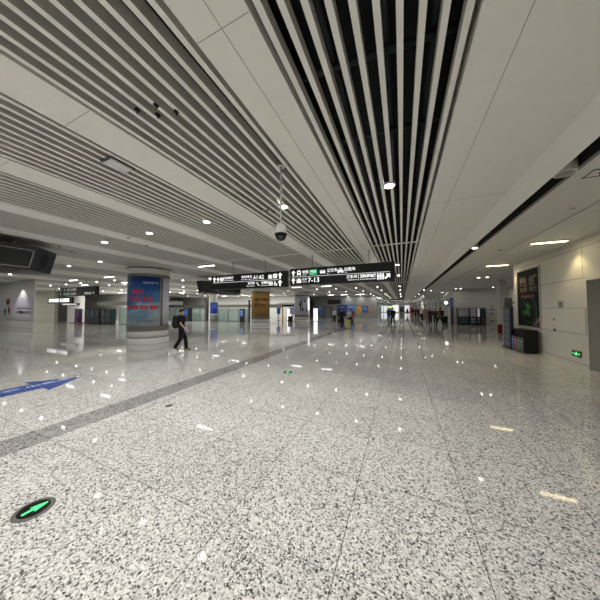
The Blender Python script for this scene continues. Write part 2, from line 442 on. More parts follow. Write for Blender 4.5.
# unseen area lamps added to brighten the left rooms, right recess and far hall
for (x, y, e) in ((6.8, 24, 12), (7.3, 17, 6), (-24, 18, 220), (-22, 29.8, 190), (-30, 29.8, 150), (-16.5, 30.5, 70), (-31, 17.6, 420), (-44, 10.5, 110), (-37, 9.5, 90), (2, 70, 200), (-5, 62, 160), (-2, 88, 400)):
    a = lamp('AREA', 'added_fill', (x, y, 3.58), e, (1, 1, .98), shape='RECTANGLE', size=5, size_y=1.5); a.visible_glossy = False; a.visible_camera = False

# ------------------------------------------------------------------ ceiling fittings
t = thing('dome_camera', 'black and white dome security camera hanging on a thin pole from the ceiling', 'security camera', (-1.495, 2.754, 0))
bm = bmesh.new(); rod(bm, (0, 0, 2.84), (0, 0, H), .013); cyl(bm, (0, 0, H-.015), .05, .015); obj('pole', bm, mat('pole_grey', (.5, .5, .48), .4), t)
bm = bmesh.new(); lathe(bm, [(.012, 2.85), (.045, 2.845), (.066, 2.81), (.078, 2.745), (.082, 2.705), (.0, 2.705)], 24); obj('housing', bm, ringm, t)
bm = bmesh.new(); lathe(bm, [(.084, 2.705), (.085, 2.69), (.078, 2.683)], 24); obj('collar', bm, blk, t)
bm = bmesh.new(); lathe(bm, [(.076, 2.69), (.072, 2.66), (.055, 2.63), (.03, 2.615), (0, 2.61)], 24); obj('dome', bm, mat('dome_smoked', (.01, .011, .013), .12), t)
bm = bmesh.new(); lathe(bm, [(.024, 0), (.024, .01), (.016, .011), (0, .011)], 16)
o = obj('lens', bm, mat('camera_glass', (.05, .055, .065), .1), t, (.028, -.05, 2.655)); o.rotation_euler = (math.radians(105), 0, math.radians(25))
# loose fittings
t = thing('square_ceiling_panel', 'small square white panel hung under the slats at upper left', 'ceiling fitting', (-3.5, 1.83, H))
obj('panel', B((-.10, .10, -.13, .13, -.035, -.02)), ringm, t); obj('backing', B((-.12, .12, -.15, .15, -.018, -.003)), darkgrey, t)
t = thing('smoke_detector', 'small round smoke detector on the low right ceiling beside the dark groove', 'smoke detector', (3.05, 6.2, H))
bm = bmesh.new(); lathe(bm, [(.06, 0), (.06, -.018), (.045, -.03), (.04, -.045), (0, -.048)], 20); obj('body', bm, lowceil, t)
bm = bmesh.new(); lathe(bm, [(.046, -.029), (.043, -.036)], 20); obj('vent_ring', bm, darkgrey, t)
t = thing('smoke_detector', 'flat round detector on the low right ceiling farther along the dark groove', 'smoke detector', (3.05, 9.8, H))
bm = bmesh.new(); lathe(bm, [(.07, 0), (.07, -.012), (.05, -.022), (0, -.024)], 20); obj('body', bm, grey, t)
t = thing('access_hatch', 'dark framed ceiling hatch with a small red tag at the right edge', 'hatch', (2.62, 4.72, H))
obj('frame', B((-.11, .11, -.12, -.11, -.012, -.002), (-.11, .11, .11, .12, -.012, -.002), (-.12, -.11, -.12, .12, -.012, -.002), (.11, .12, -.12, .12, -.012, -.002)), darkgrey, t)
obj('opening', B((-.11, .11, -.11, .11, -.004, -.001)), lowceil, t)
bm = bmesh.new(); rod(bm, (0, 0, -.004), (.01, 0, -.06), .006); obj('red_tag', bm, redm, t)
sd = None
for (x, y) in ((-2.35, 1.38), (-2.22, 1.5), (-2.13, 1.42), (-2.02, 1.55), (-2.42, 3.9), (-2.5, 3.8), (-2.33, 4.0), (-7.2, 4.6), (-10.4, 4.1), (-9.9, 3.6), (-6.9, 3.9), (2.05, 0)):
    if x > 0: continue
    if sd is None:
        sd = thing('clip_bracket', 'tiny black clip on the underside of the slatted ceiling', 'ceiling fitting', (x, y, H), 0, 'tiny black ceiling clips')
        obj('clip', B((-.014, .014, -.02, .02, -.02, -.001)), blk, sd)
        obj('stem', B((-.004, .004, -.004, .004, -.05, -.02)), blk, sd)
    else: dup(sd, (x, y, H))
t = thing('track_spotlight', 'small black spotlight hanging from the ceiling groove left of the round column', 'spotlight', (-15.2, 9.2, H))
bm = bmesh.new(); rod(bm, (0, 0, -.62), (0, 0, 0), .045); obj('stem', bm, wallwhite, t)
obj('head', B((-.12, .12, -.16, .16, -.82, -.62, 0, .02)), blk, t)

# ------------------------------------------------------------------ hanging wayfinding signs
def pict(bm, kind, x, z, s, mi=0):
    """small square pictogram"""
    if kind == 'train':
        flat(bm, [(x-.36*s, z-.30*s), (x+.36*s, z-.30*s), (x+.36*s, z+.30*s), (x+.2*s, z+.48*s), (x-.2*s, z+.48*s), (x-.36*s, z+.30*s)], 0, mi)
        rect(bm, x-.24*s, x+.24*s, z+.02*s, z+.28*s, -.0015, 1); disc(bm, x-.2*s, z-.16*s, .07*s, -.0015, 1); disc(bm, x+.2*s, z-.16*s, .07*s, -.0015, 1)
        flat(bm, [(x-.42*s, z-.5*s), (x-.3*s, z-.5*s), (x-.18*s, z-.31*s), (x-.28*s, z-.31*s)], 0, mi); flat(bm, [(x+.42*s, z-.5*s), (x+.3*s, z-.5*s), (x+.18*s, z-.31*s), (x+.28*s, z-.31*s)], 0, mi)
    elif kind == 'bus':
        rect(bm, x-.6*s, x+.6*s, z-.3*s, z+.32*s, 0, mi); rect(bm, x-.52*s, x+.52*s, z+.02*s, z+.24*s, -.0015, 1)
        for k in (-.35, .35): disc(bm, x+k*s, z-.32*s, .12*s, -.0008, mi)
    elif kind == 'taxi':
        flat(bm, [(x-.55*s, z-.32*s), (x+.55*s, z-.32*s), (x+.55*s, z), (x+.36*s, z+.04*s), (x+.25*s, z+.32*s), (x-.25*s, z+.32*s), (x-.36*s, z+.04*s), (x-.55*s, z)], 0, mi)
        flat(bm, [(x-.24*s, z+.05*s), (x+.24*s, z+.05*s), (x+.17*s, z+.25*s), (x-.17*s, z+.25*s)], -.0015, 1)
        rect(bm, x-.12*s, x+.12*s, z+.34*s, z+.46*s, 0, mi)
        for k in (-.38, .38): rect(bm, x+(k-.1)*s, x+(k+.1)*s, z-.48*s, z-.33*s, 0, mi); disc(bm, x+k*s, z-.16*s, .08*s, -.0015, 1)
    elif kind == 'platform':
        rect(bm, x-.46*s, x+.46*s, z-.46*s, z-.28*s, 0, mi); rect(bm, x-.46*s, x-.34*s, z-.28*s, z+.3*s, 0, mi); rect(bm, x+.34*s, x+.46*s, z-.28*s, z+.3*s, 0, mi)
        flat(bm, [(x-.24*s, z-.2*s), (x+.24*s, z-.2*s), (x+.24*s, z+.14*s), (x, z+.46*s), (x-.24*s, z+.14*s)], 0, mi)
    elif kind == 'people':
        for k in (-.36, 0, .36):
            disc(bm, x+k*s, z+.38*s, .09*s, 0, mi, 8); flat(bm, [(x+(k-.13)*s, z-.05*s), (x+(k+.13)*s, z-.05*s), (x+(k+.1)*s, z+.26*s), (x+(k-.1)*s, z+.26*s)], 0, mi)
            rect(bm, x+(k-.1)*s, x+(k-.02)*s, z-.46*s, z-.05*s, 0, mi); rect(bm, x+(k+.02)*s, x+(k+.1)*s, z-.46*s, z-.05*s, 0, mi)
        for k in (-.18, .18): rect(bm, x+(k-.012)*s, x+(k+.012)*s, z-.48*s, z+.48*s, 0, mi)
    elif kind == 'wheelchair':
        disc(bm, x-.1*s, z+.38*s, .1*s, 0, mi, 8); rect(bm, x-.16*s, x-.02*s, z-.1*s, z+.26*s, 0, mi); rect(bm, x-.16*s, x+.26*s, z-.16*s, z-.05*s, 0, mi)
        flat(bm, [(x+.18*s, z-.1*s), (x+.28*s, z-.1*s), (x+.44*s, z-.42*s), (x+.32*s, z-.46*s)], 0, mi)
        n = 14
        for i in range(n):
            a, b_ = PI*.75+PI*1.2*i/n, PI*.75+PI*1.2*(i+1)/n
            flat(bm, [(x+.36*s*math.cos(a), z-.12*s+.36*s*math.sin(a)), (x+.36*s*math.cos(b_), z-.12*s+.36*s*math.sin(b_)), (x+.27*s*math.cos(b_), z-.12*s+.27*s*math.sin(b_)), (x+.27*s*math.cos(a), z-.12*s+.27*s*math.sin(a))], 0, mi)
    elif kind == 'stairs':
        for k in range(4): rect(bm, x+(-.46+.22*k)*s, x+(-.20+.22*k)*s, z+(.18-.2*k)*s, z+(.34-.2*k)*s, 0, mi)
        disc(bm, x+.1*s, z+.4*s, .09*s, 0, mi, 8)
    elif kind == 'plane':
        flat(bm, [(x-.08*s, z-.45*s), (x+.08*s, z-.45*s), (x+.08*s, z+.4*s), (x, z+.5*s), (x-.08*s, z+.4*s)], 0, mi)
        flat(bm, [(x-.48*s, z-.12*s), (x, z+.08*s), (x+.48*s, z-.12*s), (x+.48*s, z), (x, z+.3*s), (x-.48*s, z)], 0, mi)
        flat(bm, [(x-.2*s, z-.46*s), (x+.2*s, z-.46*s), (x, z-.28*s)], 0, mi)
    elif kind == 'parking':
        rect(bm, x-.44*s, x+.44*s, z-.44*s, z+.44*s, 0, mi); text(bm, 'P', x-.2*s, z-.3*s, .85*s, -.0015, mi=1)
def hanging_sign(label, x0, x1, y, z0, z1, lit, rods, group=None, d=.16):
    t = thing('wayfinding_sign', label, 'sign', ((x0+x1)/2, y, 0), 0, group)
    w = (x1-x0)/2
    obj('sign_box', B((-w, w, 0, d, z0, z1, 0, .012)), signblack, t)
    for rx in rods:
        bm = bmesh.new(); rod(bm, (rx-(x0+x1)/2, d/2, z1-.01), (rx-(x0+x1)/2, d/2, H), .014); cyl(bm, (rx-(x0+x1)/2, d/2, H-.012), .045, .012); obj('hanger_rod', bm, grey, t)
    zm = (z0+z1)/2
    bm = bmesh.new(); lit(bm, w, z0, z1, zm)
    for v in bm.verts: v.co.y -= .003
    obj('lettering', bm, [signlit, signblack, signgreen, signdim], t)
    return t
def sign_right(bm, w, z0, z1, zm):
    a, b_ = zm+.135, zm-.145; s = .20
    X = lambda v: v+2.07
    rect(bm, -w+.08, w-.14, zm-.016, zm+.002, 0, 3)
    arrow_up(bm, X(-3.79), a, .21); pict(bm, 'train', X(-3.56), a, s*1.05)
    text(bm, '地铁', X(-3.42), a-.02, .14, bold=.001, width=.25); text(bm, 'Metro', X(-3.40), a-.095, .055, width=.16)
    rect(bm, X(-3.14), X(-2.83), a-.10, a+.105, 0, 2); text(bm, '1号线', X(-3.09), a-.01, .11, -.0015, width=.21); text(bm, 'Line 1', X(-3.06), a-.07, .05, -.0015)
    pict(bm, 'bus', X(-2.62), a, s*.8); text(bm, '公交车', X(-2.45), a-.02, .14, width=.38, bold=.001); text(bm, 'Bus', X(-2.45), a-.095, .055)
    pict(bm, 'taxi', X(-1.96), a, s*.95); text(bm, '出租车', X(-1.82), a-.02, .14, width=.38, bold=.001); text(bm, 'Taxi', X(-1.82), a-.095, .055)
    arrow_up(bm, X(-3.79), b_, .21); pict(bm, 'platform', X(-3.56), b_, s)
    text(bm, '站台', X(-3.42), b_+.005, .10, width=.19); text(bm, 'Platform', X(-3.42), b_-.075, .05, width=.19)
    text(bm, '7-13', X(-3.19), b_-.085, .24, width=.44, bold=.002)
    arrow_up(bm, X(-.41), b_, .22, ang=-PI/4); pict(bm, 'people', X(-.63), b_, s*1.15)
    text(bm, '无障碍电梯', X(-1.29), b_-.005, .13, width=.52, bold=.002); text(bm, 'Accessible Elevator', X(-1.29), b_-.085, .06, width=.52)
    rect(bm, X(-1.345), X(-1.335), b_-.10, b_+.11)
    text(bm, '卫生间', X(-1.76), b_+.0, .12, width=.37, bold=.001); text(bm, 'Restroom', X(-1.70), b_-.085, .06, width=.31)
hanging_sign('black overhead sign with a green box and the numbers 7-13', -3.94, -.20, 8.0, 2.57, 3.20, sign_right, (-3.05, -1.0))
def sign_left(bm, w, z0, z1, zm):
    a, b_ = zm+.135, zm-.15; s = .20
    X = lambda v: v+6.0
    rect(bm, -w+.12, w-.35, zm-.022, zm-.002, 0, 3)
    arrow_up(bm, X(-7.73), a, .22); pict(bm, 'plane', X(-7.52), a, s); pict(bm, 'people', X(-7.30), a, s)
    text(bm, '到达接机厅', X(-7.16), a-.0, .12, width=.50, bold=.001); text(bm, 'Arrivals Meeting Hall', X(-7.16), a-.085, .06, width=.50)
    text(bm, '停车场车位', X(-6.24), a-.0, .12, width=.54, bold=.001); text(bm, 'Car Park Level', X(-6.24), a-.085, .06, width=.54)
    text(bm, 'A1·A2', X(-5.64), a-.085, .23, width=.52, bold=.002)
    arrow_up(bm, X(-4.37), a, .24); arrow_up(bm, X(-4.37), b_, .24)
    pict(bm, 'platform', X(-4.82), a, s*.95); pict(bm, 'parking', X(-4.59), a, s*.95)
    pict(bm, 'wheelchair', X(-4.58), b_, s); pict(bm, 'people', X(-4.80), b_, s*.95)
    text(bm, '无障碍', X(-5.24), b_-.0, .12, width=.32, bold=.001); text(bm, 'Elevator', X(-5.24), b_-.085, .06, width=.32)
    pict(bm, 'stairs', X(-5.41), b_, s*.85)
    text(bm, '扶手梯', X(-5.90), b_-.0, .12, width=.33, bold=.001); text(bm, 'Escalator', X(-5.96), b_-.085, .06, width=.40)
hanging_sign('black overhead sign reading A1·A2 with white arrows at both ends', -7.93, -4.07, 8.0, 2.52, 3.15, sign_left, (-6.75, -5.1))
def sign_far(bm, w, z0, z1, zm):
    hh = (z1-z0)/2; a, b_ = zm+hh*.48, zm-hh*.48; s = hh*.6
    for k, zz in ((0, a), (1, b_)):
        arrow_up(bm, -w+.2, zz, s, mi=3); pict(bm, ('train', 'bus')[k], -w+.75, zz, s*.8, 3)
        text(bm, ('登机 出发层', '公交 出租车')[k], -w+1.15, zz-.08, .2, width=1.3, mi=3)
    rect(bm, -w+.95, -w+1.12, b_-.1, b_+.1, -.001, 2)
    text(bm, '停车场', w-1.5, b_-.08, .2, width=.8, mi=3); arrow_up(bm, w-.4, b_, s, mi=3)
hanging_sign('dim black two-line overhead sign at far left hung from a pale post', -24.2, -19.1, 8.9, 2.58, 3.22, sign_far, (-20.6,))
def sign_bright(bm, w, z0, z1, zm):
    hh = (z1-z0)
    rect(bm, -w+.25, -.1, zm-hh*.27, zm+hh*.30); rect(bm, .12, w-.45, zm-hh*.27, zm+hh*.30)
    text(bm, '出口', -w+.5, zm-.1, .3, -.002, mi=1, bold=.003); text(bm, '换乘', .3, zm-.1, .3, -.002, mi=1, bold=.003)
hanging_sign('low overhead sign with two glowing white panels at far left', -32.2, -27.6, 11.0, 2.14, 2.70, sign_bright, (-31, -28.8))
def sign_small(bm, w, z0, z1, zm):
    rect(bm, -w+.2, w-.2, zm-.06, zm+.08, 0, 3)
hanging_sign('small dark overhead sign below the glowing panel sign at far left', -33.2, -29.9, 12.4, 1.95, 2.2, sign_small, (-31.5,))
# distant signs over the concourse
for i, (x0, x1, y, z0, z1, lab) in enumerate([
    (-4.3, -1.3, 58, 2.45, 2.95, 'tiny dark overhead sign far down the hall, lower one left of the vanishing point'),
    (-2.0, 0.3, 44, 2.75, 3.25, 'dark overhead sign far down the hall straight above the man walking alone'),
    (-9.8, -7.0, 46, 2.55, 3.05, 'dark overhead sign far down the hall above the orange posters')]):
    def far(bm, w, a, b_, zm): rect(bm, -w+.2, w-.2, zm-.03, zm+.03, 0, 3)
    hanging_sign(lab, x0, x1, y, z0, z1, far, (x0+.4, x1-.4))

# ------------------------------------------------------------------ hanging display screens
def display(label, loc, L, W, zt, zb):
    t = thing('hanging_display', label, 'display screen', loc)
    h = L/2; c = .62
    top = [(W/2, -h+c), (W/2, h-c), (.18, h), (-.18, h), (-W/2, h-c), (-W/2, -h+c), (-.18, -h), (.18, -h)]
    bm = bmesh.new()
    k = .84
    hi = [bm.verts.new((x, y, zt)) for x, y in top]; lo = [bm.verts.new((x*k, y*.93, zb)) for x, y in top]
    bm.faces.new(hi); bm.faces.new(lo[::-1])
    for i in range(8): bm.faces.new((lo[i], lo[(i+1) % 8], hi[(i+1) % 8], hi[i]))
    bmesh.ops.recalc_face_normals(bm, faces=bm.faces[:])
    obj('casing', bm, mat('casing_black', (.014, .015, .017), .4), t)
    def P(u, v, off, y0=-h+c, y1=h-c):         # a point on the +x face
        zz = zb+(zt-zb)*v; kk = k+(1-k)*v; yy = (y0+(y1-y0)*u)*(.93+.07*v)
        return Vector((W/2*kk+off, yy, zz))
    bm = bmesh.new()
    q = [P(.03, .12, .012), P(.97, .12, .012), P(.97, .82, .012), P(.03, .82, .012)]; bm.faces.new([bm.verts.new(p) for p in q]); obj('screen', bm, mat('screen_off', (.010, .011, .013), .18), t)
    bm = bmesh.new()
    for a, b_ in ((0, 1), (1, 2), (2, 3), (3, 0)): rod(bm, q[a], q[b_], .014, 6)
    obj('screen_frame', bm, grey, t)
    # speaker grille on the chamfer
    bm = bmesh.new()
    A, Bp = Vector(top[1]), Vector(top[2])
    def C(u, v, off):
        p = A.lerp(Bp, u); kk = k+(1-k)*v; n = Vector((c, W/2-.18)).normalized()
        return Vector((p.x*kk+n.x*off, p.y*(.93+.07*v)+n.y*off, zb+(zt-zb)*v))
    ring = [C(.45+.18*math.cos(2*PI*i/16), .5+.34*math.sin(2*PI*i/16), .012) for i in range(16)]
    bm.faces.new([bm.verts.new(p) for p in ring]); obj('speaker_grille', bm, blk, t)
    bm = bmesh.new()
    for x, y in ((.2, -h*.5), (-.2, -h*.5), (.2, h*.5), (-.2, h*.5)): rod(bm, (x, y, zt-.02), (x, y, H), .03)
    obj('hanger_rod', bm, grey, t)
    bm = bmesh.new()
    box(bm, -W/2*.6, W/2*.6, -h*.8, h*.55, zb-.012, zb-.001); obj('bottom_grille', bm, blk, t)
    return t
display('large black hanging display screen at the upper left edge, cut by the picture edge', (-10.3, 1.78, 0), 3.7, 1.7, 3.43, 2.76)
display('smaller looking black hanging display screen partly behind the A1·A2 sign', (-11.2, 12.15, 0), 3.7, 1.7, 3.34, 2.66)

# ------------------------------------------------------------------ columns with advertising wraps
skym = sky_material()
def panel_arc(R, a0, a1, z0, z1, seg=28):
    bm = bmesh.new(); lathe(bm, [(R-.02, z0), (R, z0), (R, z1), (R-.02, z1)], seg, (0, 0, 0), math.radians(a0), math.radians(a1)); return bm
def column(label, x, y, R, face, kind):
    t = thing('advertising_column', label, 'column', (x, y, 0), math.radians(face))
    bm = bmesh.new(); lathe(bm, [(R*1.02, 0), (R*1.02, .26), (R*.985, .27), (R*.985, .30), (R*1.0, .305), (R*1.0, .60)], 48); obj('base', bm, colwhite, t)
    bm = bmesh.new(); lathe(bm, [(R*.99, .272), (R*1.005, .275), (R*1.005, .296), (R*.99, .30)], 48); obj('base_groove', bm, darkgrey, t)
    bm = bmesh.new(); lathe(bm, [(R*.98, .60), (R*.98, 3.32)], 48); obj('shaft', bm, colwhite, t)
    for z0, z1 in ((.60, .84), (3.2, 3.33)):
        bm = bmesh.new(); lathe(bm, [(R*.985, z0), (R*1.035, z0), (R*1.035, z0+.03), (R*1.02, z0+.035), (R*1.02, z1-.035), (R*1.035, z1-.03), (R*1.035, z1), (R*.985, z1)], 48); obj('frame_ring', bm, steel, t)
    bm = bmesh.new(); lathe(bm, [(R*.99, 3.33), (R*1.01, 3.335), (R*1.01, 3.55), (R*1.09, 3.555), (R*1.09, 3.60), (R*1.0, 3.61), (R*1.0, H-.003)], 48); obj('capital', bm, colwhite, t)
    bm = bmesh.new(); lathe(bm, [(R*1.0, 3.605), (R*1.095, 3.607), (R*1.095, 3.625), (R*1.0, 3.627)], 48); obj('capital_groove', bm, darkgrey, t)
    Ra = R*1.0
    if kind == 'sky':
        p = obj('poster', panel_arc(Ra, -100, 30, .85, 3.2), skym, t); p['label'] = 'blue sky and snow poster with red characters'
        bm = bmesh.new()
        text(bm, '文明出行公益  广告', -.28, 2.86, .10, width=.66, bend=Ra+.012)
        obj('caption', bm, mat('caption_white', (.75, .78, .8), .5), p)
        bm = bmesh.new()
        bm.free()
        for tx, x_, z_, w_ in (('文明城', -.82, 2.38, .62), ('讲卫生 树新', -.90, 2.02, 1.08), ('共建共享 同创 家园', -1.15, 1.64, 1.52)):
            bm = bmesh.new(); text(bm, tx, x_, z_, .24, width=w_, bend=Ra+.012, bold=.007); obj('slogan_line', bm, redtext, p)
        bm = bmesh.new(); text(bm, '公益广告共同参与  宣', -.50, 1.05, .10, width=.92, bend=Ra+.012); obj('imprint', bm, darktext, p)
        for a in (31, -101):
            obj('divider_strip', panel_arc(R*1.025, a, a+7, .84, 3.2, 6), steel, t)
        p = obj('poster', panel_arc(Ra, 40, 80, .85, 3.2), lav, t); p['label'] = 'pale lavender side panel'
        bm = bmesh.new()
        for z in (1.95, 1.75, 1.55, 1.3): rect(bm, .0, .07, z, z+.12)
        for v in bm.verts: a = math.radians(73)+v.co.x; v.co = ((Ra+.012)*math.sin(a), -(Ra+.012)*math.cos(a), v.co.z)
        obj('caption', bm, darktext, p)
    elif kind == 'gold':
        p = obj('poster', panel_arc(Ra, -84, 62, .85, 3.2), mat('poster_gold', (.24, .145, .035), .5, noise=.25, nscale=1.5, emit=.06), t); p['label'] = 'golden brown poster with dark red lettering'
        bm = bmesh.new()
        bm.free()
        for tx, x_, z_, s_, w_ in (('平安出行文明伴你', -.72, 2.42, .28, 1.45), ('安全第一生命至上', -.72, 1.87, .28, 1.35), ('宣传中心制作发布', -.35, 1.05, .1, 1.0)):
            bm = bmesh.new(); text(bm, tx, x_, z_, s_, width=w_, bend=Ra+.012, bold=.008); obj('slogan_line', bm, mat('maroon_text', (.10, .010, .012), .5), p)
        obj('divider_strip', panel_arc(R*1.025, 63, 72, .84, 3.2, 6), steel, t)
    elif kind == 'ink':
        p = obj('poster', panel_arc(Ra, -80, 45, .85, 3.2), mat('poster_pale_grey', (.40, .40, .45), .45, emit=.06), t); p['label'] = 'pale grey poster with bold ink characters'
        bm = bmesh.new(); text(bm, '信', -.42, 1.45, 1.45, bend=Ra+.012, bold=.035, width=1.15); obj('ink_character', bm, blk, p)
        obj('light_strip', panel_arc(R*1.03, 48, 68, 1.4, 2.95, 6), mat('strip_glow', (.9, .9, 1), .4, emit=1.1), t)
    return t
column('nearest round white column wrapped in a blue sky poster with red characters', -11.72, 7.68, .89, 56.8, 'sky')
column('round white column wrapped in a golden brown poster behind the A1·A2 sign', -13.02, 19.8, .92, 33.3, 'gold')
column('round white column with a pale poster of one bold ink character', -11.6, 27.1, .95, 23.2, 'ink')
t = thing('blue_poster_column', 'slim white column with a blue poster seen behind the walking man', 'column', (-21.6, 22.2, 0), math.radians(44))
bm = bmesh.new(); lathe(bm, [(.52, 0), (.52, H-.003)], 28); obj('shaft', bm, colwhite, t)
p = obj('poster', panel_arc(.55, -40, 75, 1.0, 2.38, 12), bluepanel, t)
bm = bmesh.new()
for z in (2.1, 1.9, 1.7): text(bm, '安检须知', -.1, z, .14, width=.5, bend=.565)
obj('caption', bm, decalwhite, p)
obj('lower_panel', panel_arc(.55, -40, 75, 0.02, .86, 12), grey, t)

# ------------------------------------------------------------------ floor markings and lights
t = thing('arrow_decal', 'long blue arrow sticker on the floor at left', 'floor sticker', (-7.3, 0, 0))
bm = bmesh.new(); z = .0015
def fpoly(bm, pts, z): 
    f = bm.faces.new([bm.verts.new((x, y, z)) for x, y in pts]); f.normal_update()
    if f.normal.z < 0: f.normal_flip()
fpoly(bm, [(-.29, -1.0), (.29, -1.0), (.29, 2.37), (.56, 2.37), (.03, 3.14), (-.60, 2.37), (-.29, 2.37)], z); obj('arrow', bm, bluedecal, t)
bm = bmesh.new(); text(bm, '高铁 地铁 公交 出租车', 0, 0, .17, width=2.4, bold=.004)
for v in bm.verts: v.co = (-.02-v.co.z, v.co.x+.55, .003)
bmesh.ops.recalc_face_normals(bm, faces=bm.faces[:])
for f in bm.faces:
    if f.normal.z < 0: f.normal_flip()
obj('lettering', bm, decalwhite, t)
def exit_light(label, x, y, rot=0):
    t = thing('floor_exit_light', label, 'exit light', (x, y, 0), rot)
    bm = bmesh.new(); lathe(bm, [(.128, 0), (.128, .003), (.118, .005), (.098, .005)], 36); obj('rim', bm, mat('rim_grey', (.16, .155, .145), .35, .3), t)
    bm = bmesh.new(); cyl(bm, (0, 0, 0.0005), .098, .0035, 36); obj('glass', bm, mat('glass_black', (.006, .007, .007), .15), t)
    bm = bmesh.new(); fpoly(bm, [(-.011, -.072), (.011, -.072), (.014, .0), (.042, -.012), (.012, .082), (-.012, .082) if False else (0, .085), (-.042, -.012), (-.014, .0)], .0046); obj('arrow', bm, green_on, t)
exit_light('round black floor light with a glowing green arrow, at the lower left corner', -2.87, .945)
exit_light('round floor exit light with green arrow halfway up the floor beside the dark band', -2.8, 5.56)
exit_light('farthest round floor exit light with a faint green glow in the middle floor', -2.62, 9.2)
t = thing('floor_socket', 'small dark oval floor socket cover near the dark band', 'floor cover', (-3.74, 2.84, 0))
bm = bmesh.new(); lathe(bm, [(.055, 0), (.055, .003), (.045, .005), (0, .005)], 20); obj('cover', bm, darkgrey, t)
bm = bmesh.new(); lathe(bm, [(.02, .0055), (.0, .0057)], 12); obj('cap', bm, grey, t)
t = thing('floor_stud', 'tiny black spot on the floor right of centre', 'floor mark', (-.36, 3.2, 0))
bm = bmesh.new(); lathe(bm, [(.018, 0), (.016, .004), (0, .005)], 12); obj('stud', bm, blk, t)

# ------------------------------------------------------------------ right wall fittings
def wallobj(name, label, cat, y, z=0): return thing(name, label, cat, (WX-.003, y, z), -PI/2)   # local x -> -y (viewer's right), local -y -> -x (room)
t = wallobj('wall_poster', 'tall black poster with tan characters and a green ring on the right wall', 'poster', 12.17)
hw = .86
obj('panel', B((-hw, hw, -.03, 0, .97, 3.22)), mat('poster_black', (.008, .009, .010), .6, spec=.2), t)
obj('frame', B((-hw-.04, hw+.04, -.045, 0, .92, .965), (-hw-.04, hw+.04, -.045, 0, 3.225, 3.27), (-hw-.04, -hw-.002, -.045, 0, .966, 3.224), (hw+.002, hw+.04, -.045, 0, .966, 3.224)), mat('frame_beige', (.42, .40, .36), .4), t)
for tx, x_, z_, s_, b_ in (('绿色', -.64, 2.62, .42, .012), ('出行', .14, 2.62, .42, .012), ('清洁 能源', -.62, 2.37, .2, .004), ('低碳 未来', .14, 2.37, .2, .004)):
    bm = bmesh.new(); text(bm, tx, x_, z_, s_, -.032, width=.58, bold=b_); obj('headline', bm, mat('tan_text', (.24, .17, .11), .5), t)
bm = bmesh.new(); text(bm, '倡导绿色低碳生活方式', -.58, 2.13, .11, -.032, width=1.1, bold=.004); obj('subtitle', bm, mat('rose_text', (.30, .09, .09), .5), t)
bm = bmesh.new()
def ringarc(bm, cx, cz, r, w, a0, a1, y, n=40):
    for i in range(n):
        a, b_ = a0+(a1-a0)*i/n, a0+(a1-a0)*(i+1)/n
        flat(bm, [(cx+r*math.cos(a), cz+r*math.sin(a)), (cx+r*math.cos(b_), cz+r*math.sin(b_)), (cx+(r-w)*math.cos(b_), cz+(r-w)*math.sin(b_)), (cx+(r-w)*math.cos(a), cz+(r-w)*math.sin(a))], y)
ringarc(bm, .06, 1.56, .60, .025, PI*.95, PI*2.9, -.032); ringarc(bm, .12, 1.52, .42, .015, -PI*.85, PI*.3, -.0325); ringarc(bm, .06, 1.56, .70, .01, PI, PI*1.6, -.0328)
obj('ring', bm, mat('ring_green', (.06, .17, .085), .5), t)
bm = bmesh.new()
for i in range(46):
    a = random.random()*2*PI; r = .24*math.sqrt(random.random())
    disc(bm, -.02+r*math.cos(a), 1.66+r*1.1*math.sin(a), random.uniform(.02, .06), -.0322-.0001*i, 0, 9)
disc(bm, -.33, 1.50, .10, -.038)
obj('emblem', bm, mat('emblem_green', (.03, .15, .04), .5), t)
bm = bmesh.new(); flat(bm, [(hw-.02, .99), (hw-.02, 1.42), (hw-.62, .99)], -.032); o = obj('corner', bm, mat('corner_maroon', (.06, .012, .014), .5), t)
bm = bmesh.new()
for k, (l, s) in enumerate(((.42, 0), (.26, .09))):
    for i in range(5):
        u = i/5
        x0, z0 = hw-.42+.30*u+s*.9, 1.03+.30*u-s*.2
        flat(bm, [(x0, z0), (x0+.04, z0), (x0+.08, z0+.05), (x0+.04, z0+.05)], -.0335)
obj('slant_caption', bm, mat('caption_pale', (.42, .33, .33), .5), o)
t = wallobj('wall_plate', 'small square grey notice plate above the wall access panel', 'sign', 10.14)
obj('plate', B((-.14, .14, -.012, 0, 1.70, 1.93)), mat('plate_grey', (.33, .30, .26), .4), t)
bm = bmesh.new(); rect(bm, -.10, .10, 1.74, 1.755, -.0135); disc(bm, 0, 1.84, .05, -.0135); rect(bm, -.03, .03, 1.765, 1.80, -.0135); obj('symbol', bm, darkgrey, t)
t = wallobj('service_hatch', 'large flush access panel outlined on the right wall beside the exit light', 'wall panel', 10.12)
obj('panel', B((-1.06, 1.06, -.010, 0, .97, 1.68)), wallm, t)
obj('outline', B((-1.08, 1.08, -.006, 0, .945, .968), (-1.08, 1.08, -.006, 0, 1.682, 1.705), (-1.08, -1.062, -.006, 0, .968, 1.682), (1.062, 1.08, -.006, 0, .968, 1.682)), seam, t)
t = wallobj('call_point', 'small round dark button on the right wall access panel', 'switch', 10.49)
obj('back_plate', B((-.035, .035, -.024, -.0105, 1.285, 1.36)), grey, t)
bm = bmesh.new(); lathe(bm, [(.024, 0), (.022, .010), (0, .011)], 14); o = obj('button', bm, darkgrey, t, (0, -.024, 1.322)); o.rotation_euler = (PI/2, 0, 0)
t = wallobj('wall_socket', 'small blue square socket low on the right wall access panel', 'socket', 10.49)
obj('plate', B((-.04, .04, -.026, -.0105, .93, 1.02)), mat('socket_blue', (.05, .12, .30), .4), t)
bm = bmesh.new(); rect(bm, -.018, .018, .96, .99, -.0265); obj('slot', bm, blk, t)
